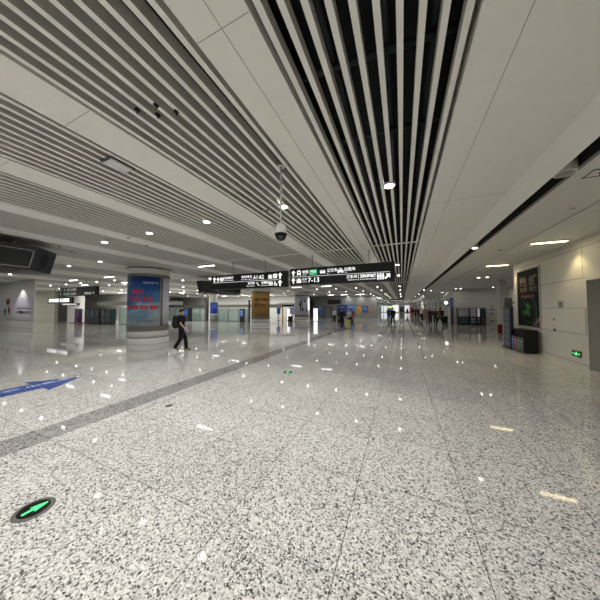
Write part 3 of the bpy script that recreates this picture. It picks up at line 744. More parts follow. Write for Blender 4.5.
t = wallobj('exit_sign', 'green glowing emergency exit sign in a dark frame low on the right wall', 'exit sign', 9.47)
obj('frame', B((-.19, .19, -.022, 0, .285, .46)), mat('frame_bronze', (.055, .055, .045), .4), t)
bm = bmesh.new()
disc(bm, .01, .418, .017, -.0235); flat(bm, [(-.03, .345), (.03, .345), (.045, .40), (-.015, .40)], -.0235)
flat(bm, [(-.03, .345), (0, .345), (-.04, .315), (-.07, .315)], -.0235); flat(bm, [(.01, .345), (.035, .345), (.05, .305), (.03, .305)], -.0235)
flat(bm, [(-.07, .365), (-.02, .39), (-.02, .375), (-.06, .35)], -.0235); flat(bm, [(.04, .395), (.08, .375), (.075, .362), (.035, .38)], -.0235)
arrow_up(bm, -.12, .372, .07, -.0235, ang=PI/2); arrow_up(bm, .125, .372, .07, -.0235, ang=-PI/2)
obj('running_figure', bm, mat('exit_sign_glow', (.1, .95, .4), .4, emit=1.1, ecol=(.14, .8, .26)), t)

# recycling station
t = thing('recycling_bin', 'black four-way recycling bin with blue, red, green and grey fronts by the right wall', 'bin', (4.32, 11.81, 0), -PI/2)
W2, D2 = .53, .21
obj('cabinet', B((-W2, W2, -D2+.02, D2, .04, .599), (-W2+.031, W2-.031, -D2+.10, D2-.002, .60, .84), (-W2, -W2+.03, -D2+.02, D2, .60, .84), (W2-.03, W2, -D2+.02, D2, .60, .84)), blk, t)
obj('hood', B((-W2-.01, W2+.01, -D2-.01, D2, .84, .875, 0, .008)), blk, t)
obj('plinth', B((-W2+.03, W2-.03, -D2+.05, D2-.02, 0, .04)), darkgrey, t)
for i, (nm, c) in enumerate((('blue', (.03, .09, .26)), ('red', (.22, .03, .04)), ('green', (.03, .17, .075)), ('grey', (.07, .075, .07)))):
    x = -W2+.03+i*.25
    d = obj('door', B((x, x+.235, -D2+.005, -D2+.0195, .07, .57)), mat('door_'+nm, c, .4), t); d['label'] = nm+' door panel'
    bm = bmesh.new(); disc(bm, x+.118, .42, .045, -D2+.003); rect(bm, x+.05, x+.185, .28, .31, -D2+.003); obj('symbol', bm, decalwhite, d)
bm = bmesh.new(); rect(bm, W2-.24, W2-.10, .64, .82, -D2+.097); o = obj('notice', bm, mat('notice_white', (.45, .45, .42), .5), t)
# rental rack
t = thing('charger_rental_rack', 'tall narrow dark rack with rows of white writing behind the recycling bin', 'rack', (4.17, 12.74, 0), -PI/2)
obj('cabinet', B((-.36, .36, -.06, .06, .05, 1.76, 0, .01)), mat('rack_navy', (.022, .026, .042), .35), t)
obj('base', B((-.42, .37, -.12, .12, 0, .05)), darkgrey, t)
obj('side_trim', B((-.385, -.362, -.06, .06, .05, 1.72)), wallwhite, t)
rackink = mat('rack_ink', (.22, .24, .30), .5)
for i in range(6):
    z = 1.52-.265*i
    s = obj('shelf_panel', B((-.32, .32, -.067, -.0605, z-.10, z+.135)), mat('rack_panel', (.05, .06, .09), .35), t)
    bm = bmesh.new(); text(bm, '共享充电宝', -.24, z+.01, .09, -.069, width=.48, bold=.002); rect(bm, -.2, .2, z-.05, z-.03, -.069); obj('lettering', bm, rackink, s)
t = thing('flag_sign', 'small dark screen projecting from the wall corner above the rental rack', 'screen', (4.50, 13.60, 0))
obj('screen_box', B((-.16, .10, -.04, .04, 1.72, 2.16, 0, .008)), darkgrey, t); obj('bracket', B((.10, .16, -.02, .02, 1.88, 2.0), (.10, .16, -.095, -.02, 1.88, 2.0)), grey, t)
t = thing('extinguisher_cabinet', 'small red fire extinguisher box on the floor by the recess pillar', 'fire box', (6.08, 20.0, 0), 0)
obj('cabinet', B((-.11, .11, -.10, .10, 0, .56, 0, .01)), redm, t); obj('lid', B((-.12, .12, -.11, .11, .562, .585)), mat('dark_red', (.2, .012, .014), .4), t)

# vending row against the recess back wall
vm = thing('vending_machine', 'wide dark vending machine with pale upper panel, leftmost at the recess back wall', 'vending machine', (5.62, 28.2, 0))
def vending(t, w, top, bottom):
    h = w/2
    obj('cabinet', B((-h, h, -.34, .34, .05, 1.68, 0, .01)), mat('vending_dark', (.03, .04, .045), .35), t)
    obj('plinth', B((-h+.03, h-.03, -.30, .32, 0, .05)), blk, t)
    obj('upper_panel', B((-h+.04, h-.04, -.348, -.341, .86, 1.63)), top, t)
    p = obj('window', B((-h+.04, h-.04, -.348, -.341, .18, .82)), mat('display_dark', (.012, .03, .035), .1), t)
    n = max(2, int(w/.16))
    for r_ in range(2):
        bm = bmesh.new()
        for i in range(n):
            x = -h+.1+(w-.2)*(i+.5)/n; z = .26+.28*r_
            rect(bm, x-.04, x+.04, z, z+.15, -.3495); rect(bm, x-.018, x+.018, z+.15, z+.2, -.3495)
        obj('bottle_row', bm, bottom, p)
gp = mat('panel_grey_light', (.36, .36, .37), .4); teal = mat('bottle_teal', (.07, .18, .19), .4); wb = mat('bottle_white', (.45, .40, .40), .4); rb = mat('bottle_red', (.30, .10, .09), .4)
vending(vm, .92, gp, teal)
for i, (x, w, tp, bt, lab) in enumerate([(6.42, .56, gp, wb, 'narrower dark vending machine second from the left at the recess back wall'), (6.86, .27, mat('panel_white_lit', (.5, .5, .5), .4, emit=.3), wb, 'slim vending machine with bright white head third from the left at the recess back wall'), (7.24, .40, mat('panel_navy', (.02, .03, .06), .3), rb, 'dark navy vending machine rightmost at the recess back wall')]):
    vending(thing('vending_machine', lab, 'vending machine', (x, 28.2, 0)), w, tp, bt)
bm = bmesh.new(); text(bm, '自助服务', 0, 0, .16, width=.6, bold=.004)
o = obj('lettering', bm, rb, vm, (-.3, -.351, 1.4))
t = thing('wall_notice_group', 'column of small dark notices on the white recess wall', 'notice board', (8.14, 28.59, 0))
obj('board', B((-.35, .35, -.012, 0, .30, 2.0)), wallm, t)
for z, w in ((1.85, .22), (1.55, .42), (1.12, .30), (.42, .36)):
    bm = bmesh.new(); rect(bm, -w/2, w/2, z, z+.07, -.0135); rect(bm, -w/2+.03, w/2-.05, z-.07, z-.03, -.0135); obj('notice', bm, darktext, t)
# totem, bin and round light box on the shop side
t = thing('information_totem', 'tall slim totem, blue upper half and black lower half, at the recess corner', 'totem', (4.66, 27.9, 0))
obj('stand', B((-.13, .13, -.10, .10, 0, 1.40)), mat('totem_dark', (.06, .065, .08), .35), t); obj('blue_head', B((-.13, .13, -.10, .10, 1.402, 2.75)), mat('totem_blue', (.05, .07, .20), .4), t)
bm = bmesh.new(); text(bm, 'i', -.04, 2.3, .3, -.102, bold=.01); rect(bm, -.08, .08, 2.1, 2.14, -.102); rect(bm, -.08, .08, 1.9, 1.94, -.102); obj('symbol', bm, decalwhite, t)
t = thing('hanging_light_box', 'small glowing round shop sign in a dark case hung before the shops', 'sign', (4.6, 31.0, 0))
obj('case', B((-.28, .28, -.09, .09, 2.05, 2.55, 0, .02)), blk, t); bm = bmesh.new(); disc(bm, 0, 2.30, .20, -.0925); obj('glowing_face', bm, mat('face_glow', (1, 1, 1), .4, emit=1.6), t)
bm = bmesh.new(); rod(bm, (0, 0, 2.54), (0, 0, H), .015); obj('hanger_rod', bm, grey, t)
t = thing('litter_bin', 'black litter bin beside the white shop pilaster', 'bin', (4.55, 31.6, 0))
bm = bmesh.new(); box(bm, -.26, .26, -.24, .24, 0, .72, 0, .02); obj('body', bm, blk, t); obj('rim', B((-.27, .27, -.25, .25, .722, .75)), darkgrey, t)
for nm, y, c, lab in (('orange', 53, (.42, .22, .06), 'tall orange lit banner by the far shops'), ('purple', 50, (.20, .16, .26), 'tall purple lit banner by the far shops, next to the orange one'), ('red', 60, (.30, .06, .05), 'dull red banner at the far end of the shop row')):
    t = thing('shop_banner', lab, 'banner', (4.6, y, 0)); obj('panel', B((-.45, .45, -.03, .03, .12, 1.4)), mat('banner_'+nm, c, .5, emit=.08), t); obj('stand', B((-.55, .55, -.15, .15, 0, .05), (-.03, .03, .035, .06, .05, 1.38)), darkgrey, t)

# ------------------------------------------------------------------ left wall poster
t = thing('wall_poster', 'wide pale wall poster with a red flower emblem at the left edge', 'poster', (-26.2, 7.195, 0))
obj('panel', B((-3.6, 3.0, -.03, 0, .90, 2.48)), mat('poster_white', (.60, .60, .66), .4), t)
bm = bmesh.new(); text(bm, '文明旅客文明出行从我做起', .55, 1.62, .16, -.033, width=2.35); rect(bm, .95, 1.5, 1.36, 1.50, -.033); text(bm, '机场集团 温馨提示', .85, 1.30, .20, -.033, width=2.05, bold=.008)
rect(bm, -1.9, 2.9, 1.03, 1.045, -.033); obj('lettering', bm, darktext, t)
bm = bmesh.new(); disc(bm, .55, 1.37, .10, -.033); 
for a, r in ((2.2, .36), (1.7, .42), (1.2, .30), (5.2, .40), (4.9, .30)):
    cx, cz = -.95+.35*math.cos(a)*1.2, 1.85+.35*math.sin(a)
    flat(bm, [(cx+r*math.cos(a+i*PI/6)*(.42 if i % 6 else 1), cz+r*math.sin(a+i*PI/6)*(.42 if i % 6 else 1)) for i in range(12)], -.034)
obj('red_petals', bm, mat('petal_red', (.34, .015, .03), .5), t)
bm = bmesh.new()
for a, r in ((3.6, .34), (4.3, .40)):
    cx, cz = -1.35+.25*math.cos(a), 1.6+.25*math.sin(a)
    flat(bm, [(cx+r*math.cos(a+i*PI/6)*(.4 if i % 6 else 1), cz+r*math.sin(a+i*PI/6)*(.4 if i % 6 else 1)) for i in range(12)], -.036)
obj('green_leaves', bm, mat('leaf_green', (.05, .16, .08), .5), t)

# ------------------------------------------------------------------ left hall: kiosks, glass screens, totems
def kiosk(label, x, y, w, h, body, face, name='self_service_kiosk', cat='kiosk', depth=.6):
    t = thing(name, label, cat, (x, y, 0))
    obj('body', B((-w/2, w/2, -depth/2, depth/2, .06, h, 0, .015)), body, t); obj('plinth', B((-w/2+.03, w/2-.03, -depth/2+.03, depth/2-.03, 0, .06)), blk, t)
    obj('screen', B((-w/2+.12, w/2-.12, -depth/2-.008, -depth/2-.001, h*.45, h*.88)), face, t)
    return t
scr = mat('kiosk_screen', (.03, .045, .06), .15, emit=.08)
kb = mat('kiosk_black', (.022, .028, .03), .3)
kg = mat('kiosk_greenblack', (.03, .05, .045), .3)
pk = kiosk('slim dark purple advertising pillar with a pink foot at far left', -33.55, 14.0, .75, 1.62, mat('purple_dark', (.06, .03, .08), .35), mat('purple_screen', (.10, .05, .14), .2, emit=.1), 'advertising_pillar', 'pillar', .4)
obj('pink_foot', B((-.7, .7, -.5, .4, 0, .05)), mat('pink_base', (.38, .03, .12), .5), pk)
kiosk('tall black kiosk, leftmost of the dark row at far left', -31.95, 14.4, .92, 1.62, kb, scr)
kiosk('tall black kiosk with blue screen, second of the dark row at far left', -31.0, 14.4, .86, 1.68, kb, mat('kiosk_blue', (.04, .07, .14), .2, emit=.15))
kiosk('tall black kiosk, third of the dark row at far left', -30.1, 14.4, .86, 1.62, kb, scr)
kiosk('dark greenish kiosk, fourth of the dark row at far left', -28.95, 14.4, .80, 1.62, kg, scr)
kiosk('dark greenish kiosk, rightmost of the dark row at far left', -28.1, 14.4, .80, 1.60, kg, scr)
def glass_panel(label, x, y, w, h, rot=0, group=None):
    t = thing('glass_screen', label, 'glass screen', (x, y, 0), rot, group)
    obj('pane', B((-w/2+.03, w/2-.03, -.012, .012, .06, h-.03)), glassm, t)
    obj('frame', B((-w/2, -w/2+.03, -.03, .03, 0, h), (w/2-.03, w/2, -.03, .03, 0, h), (-w/2+.03, w/2-.03, -.03, .03, 0, .06), (-w/2+.03, w/2-.03, -.03, .03, h-.03, h)), grey, t)
    return t
places = ['first from the wall side', 'second, behind the round column', 'third, right beside the round column', 'fourth, left of the walking man', 'fifth, behind the walking man', 'sixth, right of the walking man', 'seventh, before the blue poster column', 'eighth, right of the blue poster column', 'ninth, mid run', 'tenth, left of the dark totem', 'last, beside the golden column']
for i in range(11):
    x = -34.2+1.62*i
    glass_panel('pale green glass screen panel, '+places[i], x, 23.6, 1.56, 1.62)
gd = glass_panel('clear pale glass door panel at far left beside the dark kiosks', -26.6, 14.8, 1.4, 1.7)
glass_panel('clear pale glass panel just left of the round sky column', -24.9, 14.8, 1.6, 1.7)
t = thing('dark_post', 'dark brown full height post left of the slim blue poster column', 'post', (-23.1, 22.6, 0)); obj('shaft', B((-.17, .17, -.17, .17, 0, 3.0)), mat('post_brown', (.09, .08, .07), .4), t); obj('cap', B((-.2, .2, -.2, .2, 3.0, 3.05)), darkgrey, t)
t = thing('dark_post', 'dark brown post just left of the golden poster column', 'post', (-16.65, 22.9, 0)); obj('shaft', B((-.10, .10, -.10, .10, 0, 2.6)), MATS['post_brown'], t); obj('cap', B((-.13, .13, -.13, .13, 2.6, 2.64)), darkgrey, t)
kiosk('slim dark totem with a blue and white screen in front of the glass screens', -17.75, 23.0, .56, 1.62, kb, mat('totem_screen', (.10, .2, .45), .2, emit=.6), 'screen_totem', 'totem', .3)
kiosk('blue headed dark kiosk seen just behind the walking man', -25.6, 21.9, .8, 1.72, kb, bluepanel)
# entrance group between the golden column and the ink column
t = thing('gate_portal', 'white portal with a black header sign right of the golden column', 'portal', (-14.6, 28.6, 0))
obj('post', B((-1.35, -1.2, -.08, .08, 0, 2.4)), wallwhite, t); obj('post', B((1.2, 1.35, -.08, .08, 0, 2.4)), wallwhite, t); obj('header', B((-1.2, 1.2, -.10, .10, 1.86, 2.16)), signblack, t); obj('beam', B((-1.2, 1.2, -.08, .08, 2.17, 2.4)), wallwhite, t)
for x, y, w, z0, z1, c, e, lab in ((-15.5, 28, .5, .9, 2.05, (.03, .06, .3), .25, 'small blue standing banner beside the golden column'), (-14.95, 28.1, .2, .1, 1.9, (.50, .27, .05), .2, 'narrow orange banner between blue banner and white portal'), (-13.9, 28, .46, .08, 1.5, (.9, .9, .85), 1.6, 'bright white glowing light box stand in the portal'), (-13.2, 27.6, .75, .85, 1.78, (.30, .30, .46), .15, 'pale lavender standing banner left of the ink column'), (-10.2, 28.2, .5, .06, 1.62, (.9, .9, .92), 1.5, 'bright white glowing totem right of the ink column')):
    t = thing('standing_banner', lab, 'banner', (x, y, 0), .35); obj('panel', B((-w/2, w/2, -.04, .04, z0, z1)), mat('banner_%d' % int(-x*10), c, .5, emit=e), t)
    obj('stand', B((-w/2, w/2, -.14, .14, 0, .04), (-.03, .03, .041, .06, .04, z1-.05)), grey, t)
    bm = bmesh.new(); text(bm, '服务', -w*.36, z1-.3*w-.25, .3*w+.05, -.043, width=w*.72); obj('lettering', bm, darkgrey if e > 1 else decalwhite, t)
t = thing('litter_bin', 'black litter bin at the foot of the ink character column', 'bin', (-12.9, 26.3, 0)); obj('body', B((-.24, .24, -.2, .2, 0, .66, 0, .02)), blk, t); obj('rim', B((-.25, .25, -.21, .21, .662, .69)), darkgrey, t)
# posters and door on the core wall
for x0, x1, z0, z1, c, e, lab in ((-13.45, -12.4, .5, 1.95, (.10, .20, .42), .3, 'blue wall poster leftmost on the far core wall'), (-9.94, -8.3, .35, 2.2, (.03, .05, .22), .25, 'dark navy wall poster behind the travellers with luggage'), (-8.24, -6.9, .9, 2.2, (.10, .22, .50), .45, 'bright blue wall poster right of the travellers'), (-6.8, -5.95, .75, 2.1, (.48, .26, .05), .5, 'orange wall poster, the larger of two, on the far core wall'), (-5.85, -4.95, .95, 2.0, (.06, .12, .34), .4, 'dark blue wall poster between the two orange ones'), (-4.85, -4.4, .85, 1.95, (.42, .24, .06), .4, 'small orange wall poster at the right end of the far core wall')):
    t = thing('wall_poster', lab, 'poster', ((x0+x1)/2, 38.19, 0)); w = (x1-x0)/2
    obj('panel', B((-w, w, -.03, 0, z0, z1)), mat('core_poster_%d' % int(-x0*10), tuple(k*.7 for k in c), .4, emit=e*.45, noise=.5, nscale=2), t)
    obj('frame', B((-w-.018, w+.018, -.04, 0, z0-.04, z0-.002), (-w-.018, w+.018, -.04, 0, z1+.002, z1+.04), (-w-.018, -w-.002, -.04, 0, z0-.002, z1+.002), (w+.002, w+.018, -.04, 0, z0-.002, z1+.002)), grey, t)
    bm = bmesh.new(); rect(bm, -w*.7, w*.5, z1-.35, z1-.25, -.033); rect(bm, -w*.7, w*.7, z1-.55, z1-.5, -.033); obj('caption', bm, decalwhite, t)
t = thing('double_door', 'dark framed grey double door on the far core wall', 'door', (-11.6, 38.19, 0))
obj('frame', B((-.66, -.58, -.06, 0, 0, 1.86), (.58, .66, -.06, 0, 0, 1.86), (-.58, .58, -.06, 0, 1.78, 1.86)), blk, t)
for s in (-1, 1):
    d = obj('door_leaf', B((min(0, s*.57)+.005, max(0, s*.57)-.005, -.03, 0, 0, 1.77)), mat('door_beige', (.33, .32, .29), .4), t); obj('handle', B((s*.06-.015, s*.06+.015, -.05, -.031, .8, 1.1)), blk, d)
t = thing('hanging_display', 'dark distant hanging screen above the travellers with luggage', 'display screen', (-9.6, 35.0, 0))
obj('casing', B((-1.0, 1.0, -.2, .2, 2.3, 2.95, 0, .03)), blk, t); obj('screen', B((-.9, .9, -.208, -.2005, 2.38, 2.86)), MATS['screen_off'], t)
bm = bmesh.new(); rod(bm, (-.6, 0, 2.94), (-.6, 0, H), .03); rod(bm, (.6, 0, 2.94), (.6, 0, H), .03); obj('hanger_rod', bm, grey, t)
t = thing('gate_portal', 'white framed portal far down the hall left of the man walking alone', 'portal', (-4.6, 58, 0))
for x in (-1.6, -.5, .6, 1.6): obj('post', B((x-.08, x+.08, -.08, .08, 0, 2.2)), wallwhite, t)
obj('header', B((-1.7, 1.7, -.08, .08, 2.2, 2.45)), wallwhite, t)
for x0, x1, z0, z1, c, e, lab in ((-7.5, -5.2, .2, 2.6, (.7, .75, .8), .8, 'glowing white shop front board at the far end, leftmost'), (-4.9, -3.9, .1, 2.2, (.10, .16, .40), .5, 'blue shop front board at the far end'), (-3.4, -1.2, .3, 2.9, (.75, .75, .7), .9, 'glowing white shop front board at the far end, left of the vanishing point'), (-.7, .6, .1, 2.1, (.05, .05, .06), .0, 'black shop doorway board at the far end'), (.9, 2.6, .4, 2.7, (.7, .7, .75), .8, 'glowing white shop front board at the far end, right of the black one'), (2.8, 4.0, .1, 2.0, (.20, .06, .05), .3, 'dark red shop front board at the far end')):
    t = thing('shop_front_board', lab, 'board', ((x0+x1)/2, 97, 0)); w = (x1-x0)/2
    obj('panel', B((-w, w, -.1, .1, z0, z1)), mat('end_board_%d' % int(x0*10+200), c, .5, emit=e), t)
    for u in (-w-.1, w+.01): obj('post', B((u, u+.09, -.12, .12, 0, z1+.1)), darkgrey, t)
t = thing('green_sign', 'tiny glowing yellow-green sign far down the hall', 'sign', (-2.3, 52, 0)); obj('face', B((-.4, .4, -.04, .04, 1.75, 2.05)), mat('sign_yellowgreen', (.45, .7, .12), .4, emit=1.5), t); bm = bmesh.new(); rod(bm, (0, 0, 2.04), (0, 0, H), .02); obj('hanger_rod', bm, grey, t)

# ------------------------------------------------------------------ people
def skin_mesh(name, verts, edges, radii, roots, m, parent, sub=1):
    bm = bmesh.new(); ly = bm.verts.layers.skin.verify()
    vs = []
    for i, (co, r) in enumerate(zip(verts, radii)):
        v = bm.verts.new(co); s = v[ly]; s.radius = r if isinstance(r, tuple) else (r, r); s.use_root = i in roots; vs.append(v)
    for a, b_ in edges: bm.edges.new((vs[a], vs[b_]))
    me = bpy.data.meshes.new(name); bm.to_mesh(me); bm.free()
    o = bpy.data.objects.new(name, me); COL.objects.link(o)
    md = o.modifiers.new('skin', 'SKIN'); md.use_smooth_shade = True
    o.modifiers.new('sub', 'SUBSURF').levels = sub; o.modifiers['sub'].render_levels = sub
    dg = bpy.context.evaluated_depsgraph_get(); dg.update()
    m2 = bpy.data.meshes.new_from_object(o.evaluated_get(dg)); bpy.data.objects.remove(o); bpy.data.meshes.remove(me)
    m2.materials.clear(); m2.materials.append(m)
    for p in m2.polygons: p.use_smooth = True
    o = bpy.data.objects.new(name, m2); COL.objects.link(o); o.parent = parent
    return o
class G:
    def __init__(s): s.v, s.e, s.r, s.roots = [], [], [], set()
    def add(s, co, r, prev=None, root=False):
        s.v.append(tuple(co)); s.r.append(r); i = len(s.v)-1
        if prev is not None: s.e.append((prev, i))
        if root: s.roots.add(i)
        return i
    def build(s, name, m, parent, sub=1): return skin_mesh(name, s.v, s.e, s.r, s.roots, m, parent, sub)
def person(label, x, y, face, top, bottom, shoes, stride=.25, scale=1.0, longsleeve=False, pack=None, hair=hairm, long_hair=False, fingers=False, swing=.35, woman=False):
    """figure walking towards local +y; face = heading angle of +y"""
    t = thing('person', label, 'person', (x, y, 0), face); t.scale = (scale,)*3
    hipz = .90 if stride > .1 else .92
    kn = {}
    legs = []
    for s, ph in ((-1, 1), (1, -1)):
        fy = stride*ph
        hip = Vector((s*.085, 0, hipz-.02))
        lift = .06 if ph < 0 and stride > .1 else 0
        ank = Vector((s*.09, fy-(.06 if ph < 0 else -.02)*(stride > .1), .085+lift))
        knee = (hip+ank)/2+Vector((0, .05+.06*(ph < 0)*(stride > .1), .0))
        legs.append((hip, knee, ank, ph))
    arms = []
    for s, ph in ((-1, -1), (1, 1)):
        sh = Vector((s*.185, -.01, 1.365)); el = sh+Vector((s*.035, -.05+.10*ph*swing*2, -.275)); wr = el+Vector((s*.0, .06+.16*ph*swing*2+.04, -.225))
        arms.append((s, sh, el, wr))
    g = G()
    pel = g.add((0, 0, hipz+.03), (.13, .10), None, True); sp = g.add((0, .0, 1.10), (.115, .09), pel); ch = g.add((0, -.01, 1.28), (.135, .10), sp); nb = g.add((0, -.015, 1.41), (.06, .055), ch)
    nk = g.add((0, .005, 1.46), .05, nb); jaw = g.add((0, .03, 1.515), (.058, .066), nk); hd = g.add((0, .02, 1.575), (.074, .092), jaw); tp = g.add((0, .01, 1.63), (.062, .078), hd)
    for s, sh, el, wr in arms:
        a = g.add(sh, .05, ch); a2 = g.add(sh.lerp(el, .5), .044, a); b_ = g.add(el, .037, a2); b2 = g.add(el.lerp(wr, .45), .036, b_); c = g.add(wr, (.026, .020), b2)
        d = (wr-el).normalized(); palm = wr+d*.075; p = g.add(wr+d*.03, (.034, .018), c); p2 = g.add(palm, (.036, .016), p)
        if fingers:
            fw = Vector((0, 1, 0)).cross(d).normalized(); across = Vector((0, 1, 0))
            across = (across-d*across.dot(d)).normalized()
            for k, (off, ln) in enumerate(((-.027, .052), (-.009, .066), (.009, .07), (.027, .062))):
                q0 = palm-d*.012+across*off
                inn = Vector((-s, 0, 0))
                r0 = g.add(q0, .009, None, True); r1 = g.add(q0+d*(.012+ln*.45)+inn*.004, .0085, r0); r2 = g.add(q0+d*(.012+ln*.78)+inn*.017, .0078, r1); g.add(q0+d*(.012+ln*.98)+inn*.03, .007, r2)
            q0 = wr+d*.03+across*.022; r0 = g.add(q0, .011, None, True); r1 = g.add(q0+d*.028+across*.024, .0105, r0); g.add(q0+d*.06+across*.028, .009, r1)
        else:
            p3 = g.add(palm+d*.05, (.03, .014), p2); g.add(palm+d*.085-Vector((s*.012, 0, 0)), (.022, .012), p3)
    for hip, knee, ank, ph in legs:
        a = g.add(hip+Vector((0, 0, -.06)), .078, pel); a2 = g.add(hip.lerp(knee, .55), .066, a); k = g.add(knee, .05, a2); k2 = g.add(knee.lerp(ank, .35)+Vector((0, -.015, 0)), .05, k); an = g.add(ank, .034, k2); g.add(ank+Vector((0, .08, -.05)), (.035, .025), an)
    body = g.build('body', skin, t)
    # face
    bm = bmesh.new(); ball(bm, (0, .118, 1.563), .014, (.8, 1.2, 1.5), 8); ball(bm, (-.075, .015, 1.565), .02, (.5, 1, 1.5), 8); ball(bm, (.075, .015, 1.565), .02, (.5, 1, 1.5), 8); obj('nose_and_ears', bm, skin, t)
    bm = bmesh.new(); ball(bm, (-.028, .105, 1.587), .010, (1.2, .6, .7), 8); ball(bm, (.028, .105, 1.587), .010, (1.2, .6, .7), 8); obj('eyes', bm, blk, t)
    bm = bmesh.new(); ball(bm, (0, .103, 1.528), .012, (1.8, .6, .5), 8); obj('mouth', bm, mat('lips', (.30, .10, .09), .5), t)
    # hair cap
    bm = bmesh.new(); ball(bm, (0, .0, 1.608), .094, (.92, 1.10, .86), 16)
    bm.verts.ensure_lookup_table()
    for v in bm.verts:
        if v.co.z < 1.60 and v.co.y > .0: v.co.z = 1.60+(v.co.z-1.60)*.15; v.co.y = min(v.co.y, .075)
        if v.co.y > .07 and v.co.z < 1.64: v.co.y = .07+(v.co.y-.07)*.5
    if long_hair: ball(bm, (0, -.065, 1.50), .08, (.95, .6, 1.5), 12)
    obj('hair', bm, hair, t)
    # top
    g = G(); pel = g.add((0, 0, hipz-.07), (.175, .145), None, True); sp = g.add((0, 0, 1.06), (.172, .138), pel); ch = g.add((0, -.01, 1.29), (.185, .138), sp); nb = g.add((0, -.015, 1.415), (.075, .066), ch)
    for s, sh, el, wr in arms:
        a = g.add(sh, .074, ch); b_ = g.add(sh.lerp(el, .78), .070, a)
        if longsleeve: c = g.add(el, .055, b_); g.add(el.lerp(wr, .92), .043, c)
    g.build('shirt' if not longsleeve else 'jacket', top, t)
    # trousers
    g = G(); pel = g.add((0, 0, hipz+.13), (.140, .110), None, True); p2 = g.add((0, 0, hipz-.02), (.140, .118), pel)
    for hip, knee, ank, ph in legs:
        a = g.add(hip+Vector((0, 0, -.10)), .108, p2); a2 = g.add(hip.lerp(knee, .6), .098, a); k = g.add(knee, .086, a2); k2 = g.add(knee.lerp(ank, .5), .080, k); g.add(ank+Vector((0, -.005, -.03)), .074, k2)
    g.build('trousers', bottom, t)
    for hip, knee, ank, ph in legs:
        bm = bmesh.new(); box(bm, -.045, .045, -.09, .17, -.002, .045, 1, .012); ball(bm, (0, .06, .052), .045, (1, 2.2, .9), 10); ball(bm, (0, -.035, .065), .045, (1, 1.2, 1.3), 10)
        o = obj('shoe', bm, [shoes, mat('sole', (.25, .24, .22), .6)], t, (ank.x, ank.y, max(.002, ank.z-.083)))
        if ph < 0 and stride > .1: o.rotation_euler = (math.radians(-28), 0, 0); o.location.z += .045
    if pack:
        bm = bmesh.new(); box(bm, -.16, .16, -.31, -.10, .92, 1.42, 0, .06); b_ = obj('backpack', bm, pack, t)
        bm = bmesh.new(); box(bm, -.11, .11, -.345, -.30, 1.0, 1.2, 0, .02); obj('pocket', bm, darkgrey, b_)
        bm = bmesh.new()
        for s in (-1, 1):
            pts = [(s*.10, -.14, 1.40), (s*.11, -.02, 1.465), (s*.115, .11, 1.36), (s*.12, .13, 1.2), (s*.14, .06, 1.06), (s*.13, -.14, 1.02)]
            for i in range(5): rod(bm, pts[i], pts[i+1], .017, 8)
        obj('straps', bm, pack, b_)
    return t
def head(dx, dy): return math.atan2(dy, dx)-PI/2
tee = mat('tee_black', (.008, .008, .009), .85); trs = mat('trouser_black', (.007, .007, .008), .85); navy = mat('cloth_navy', (.012, .016, .03), .85)
redj = mat('jacket_red', (.22, .02, .025), .8); tan = mat('jacket_tan', (.20, .11, .03), .8); greyc = mat('cloth_grey', (.06, .06, .062), .85); whitec = mat('cloth_white', (.5, .5, .5), .8); maroon = mat('jacket_maroon', (.12, .02, .025), .8)
shoeg = mat('shoe_grey', (.10, .10, .10), .6); packm = mat('pack_black', (.012, .012, .013), .75)
person('man in black clothes with a black backpack walking past the round sky column', -8.03, 6.57, head(.70, .71), tee, trs, shoeg, .17, .985, False, packm, fingers=True, swing=.30)
person('traveller in dark clothes standing near the bright white totem', -10.55, 29.6, head(.3, -1), blkcloth, trs, blk, .05, 1, True)
person('traveller in a pale top with long hair beside a black suitcase', -7.1, 25.9, head(.4, -1), whitec, trs, blk, .12, .96, True, long_hair=True)
person('traveller in black seen from behind, nearest of the luggage group', -4.6, 19.1, head(-.1, 1), blkcloth, trs, blk, .05, 1, True)
person('traveller in a white shirt behind the yellow suitcase', -4.15, 19.95, head(-.5, -1), whitec, navy, blk, .05, .96)
person('traveller in a red jacket walking right of the yellow suitcase', -4.25, 21.6, head(.6, .9), redj, trs, blk, .26, .98, True)
person('man in black walking alone down the middle of the hall', -.85, 25.06, head(-.3, 1), blkcloth, trs, blk, .22, 1.03, True)
person('traveller in a maroon jacket, leftmost of three walking by the shops', 2.75, 28.3, head(.1, 1), maroon, trs, blk, .18, 1, True)
person('traveller in dark grey, middle of three walking by the shops', 3.2, 28.0, head(0, 1), greyc, trs, blk, .18, .98, True)
person('man in a tan jacket with backpack striding, rightmost of three by the shops', 3.36, 26.0, head(-.75, .65), tan, trs, blk, .30, 1.03, True, packm)
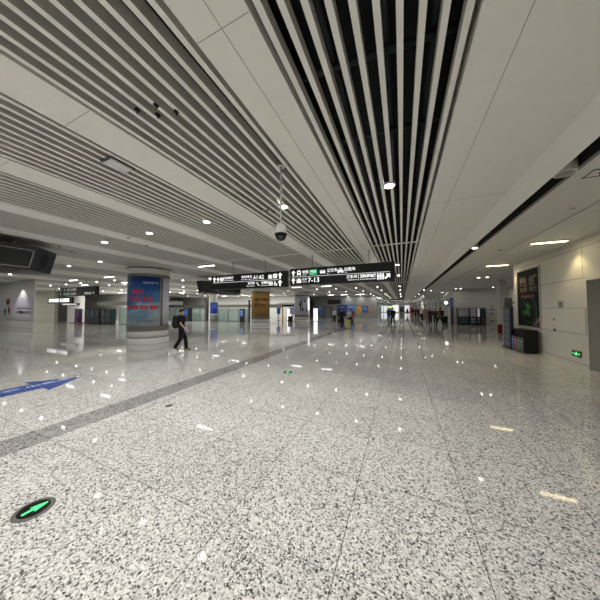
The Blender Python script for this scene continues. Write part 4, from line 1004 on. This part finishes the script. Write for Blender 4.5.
for i, (x, y, tp, lab) in enumerate([(2.5, 35.8, whitec, 'distant walker in a white top behind the three by the shops'), (2.65, 43.5, redj, 'distant walker in red along the shop row'), (2.2, 46.5, greyc, 'distant walker in grey along the shop row left of the red one'), (2.0, 55, blkcloth, 'distant walker in black near the far shops'), (1.2, 62, navy, 'far small figure in navy near the hall end'), (3.2, 58, blkcloth, 'far figure in black by the red banner'), (-2.0, 41, greyc, 'distant walker in grey left of the man walking alone'), (-2.6, 49, whitec, 'distant walker in white under the tiny green sign'), (-.2, 72, navy, 'farthest tiny figure in the hall')]):
    person(lab, x, y, head(random.uniform(-.4, .4), 1 if i % 2 else -1), tp, trs, blk, .18, 1, True)
def suitcase(label, x, y, c, h=.62, rot=0):
    t = thing('suitcase', label, 'suitcase', (x, y, 0), rot)
    bm = bmesh.new(); box(bm, -.21, .21, -.13, .13, .05, h, 0, .035)
    for k in (-.12, -.04, .04, .12): box(bm, k-.012, k+.012, -.136, -.128, .10, h-.06)
    obj('shell', bm, c, t)
    bm = bmesh.new(); rod(bm, (-.09, .09, h-.02), (-.09, .09, h+.35), .01); rod(bm, (.09, .09, h-.02), (.09, .09, h+.35), .01); rod(bm, (-.1, .09, h+.35), (.1, .09, h+.35), .014); obj('handle', bm, grey, t)
    for sx in (-.16, .16):
        for sy in (-.09, .09):
            bm = bmesh.new(); rod(bm, (sx-.015, sy, .028), (sx+.015, sy, .028), .028, 12); obj('wheel', bm, blk, t)
suitcase('yellow upright suitcase with the group of travellers', -4.18, 19.45, mat('suitcase_yellow', (.55, .48, .16), .4), .72)
suitcase('black suitcase beside the traveller in a pale top', -6.45, 25.7, blk, .62)

# ------------------------------------------------------------------ camera, world, view
cam = bpy.data.cameras.new('camera'); co = bpy.data.objects.new('camera', cam); COL.objects.link(co)
f = 232.0
cam.sensor_width = 36; cam.sensor_fit = 'HORIZONTAL'; cam.lens = 36*f/600; cam.clip_end = 400; cam.clip_start = .05
phi = math.atan(8/f); th = math.atan(102*math.cos(phi)/f)
co.location = (0, 0, 1.7); co.rotation_euler = (PI/2+phi, 0, th)
scene.camera = co
w = bpy.data.worlds.new('world'); scene.world = w; w.use_nodes = True
w.node_tree.nodes['Background'].inputs[0].default_value = (.5, .5, .48, 1); w.node_tree.nodes['Background'].inputs[1].default_value = .3
scene.view_settings.view_transform = 'Standard'
scene.view_settings.look = 'None'
scene.view_settings.exposure = .15
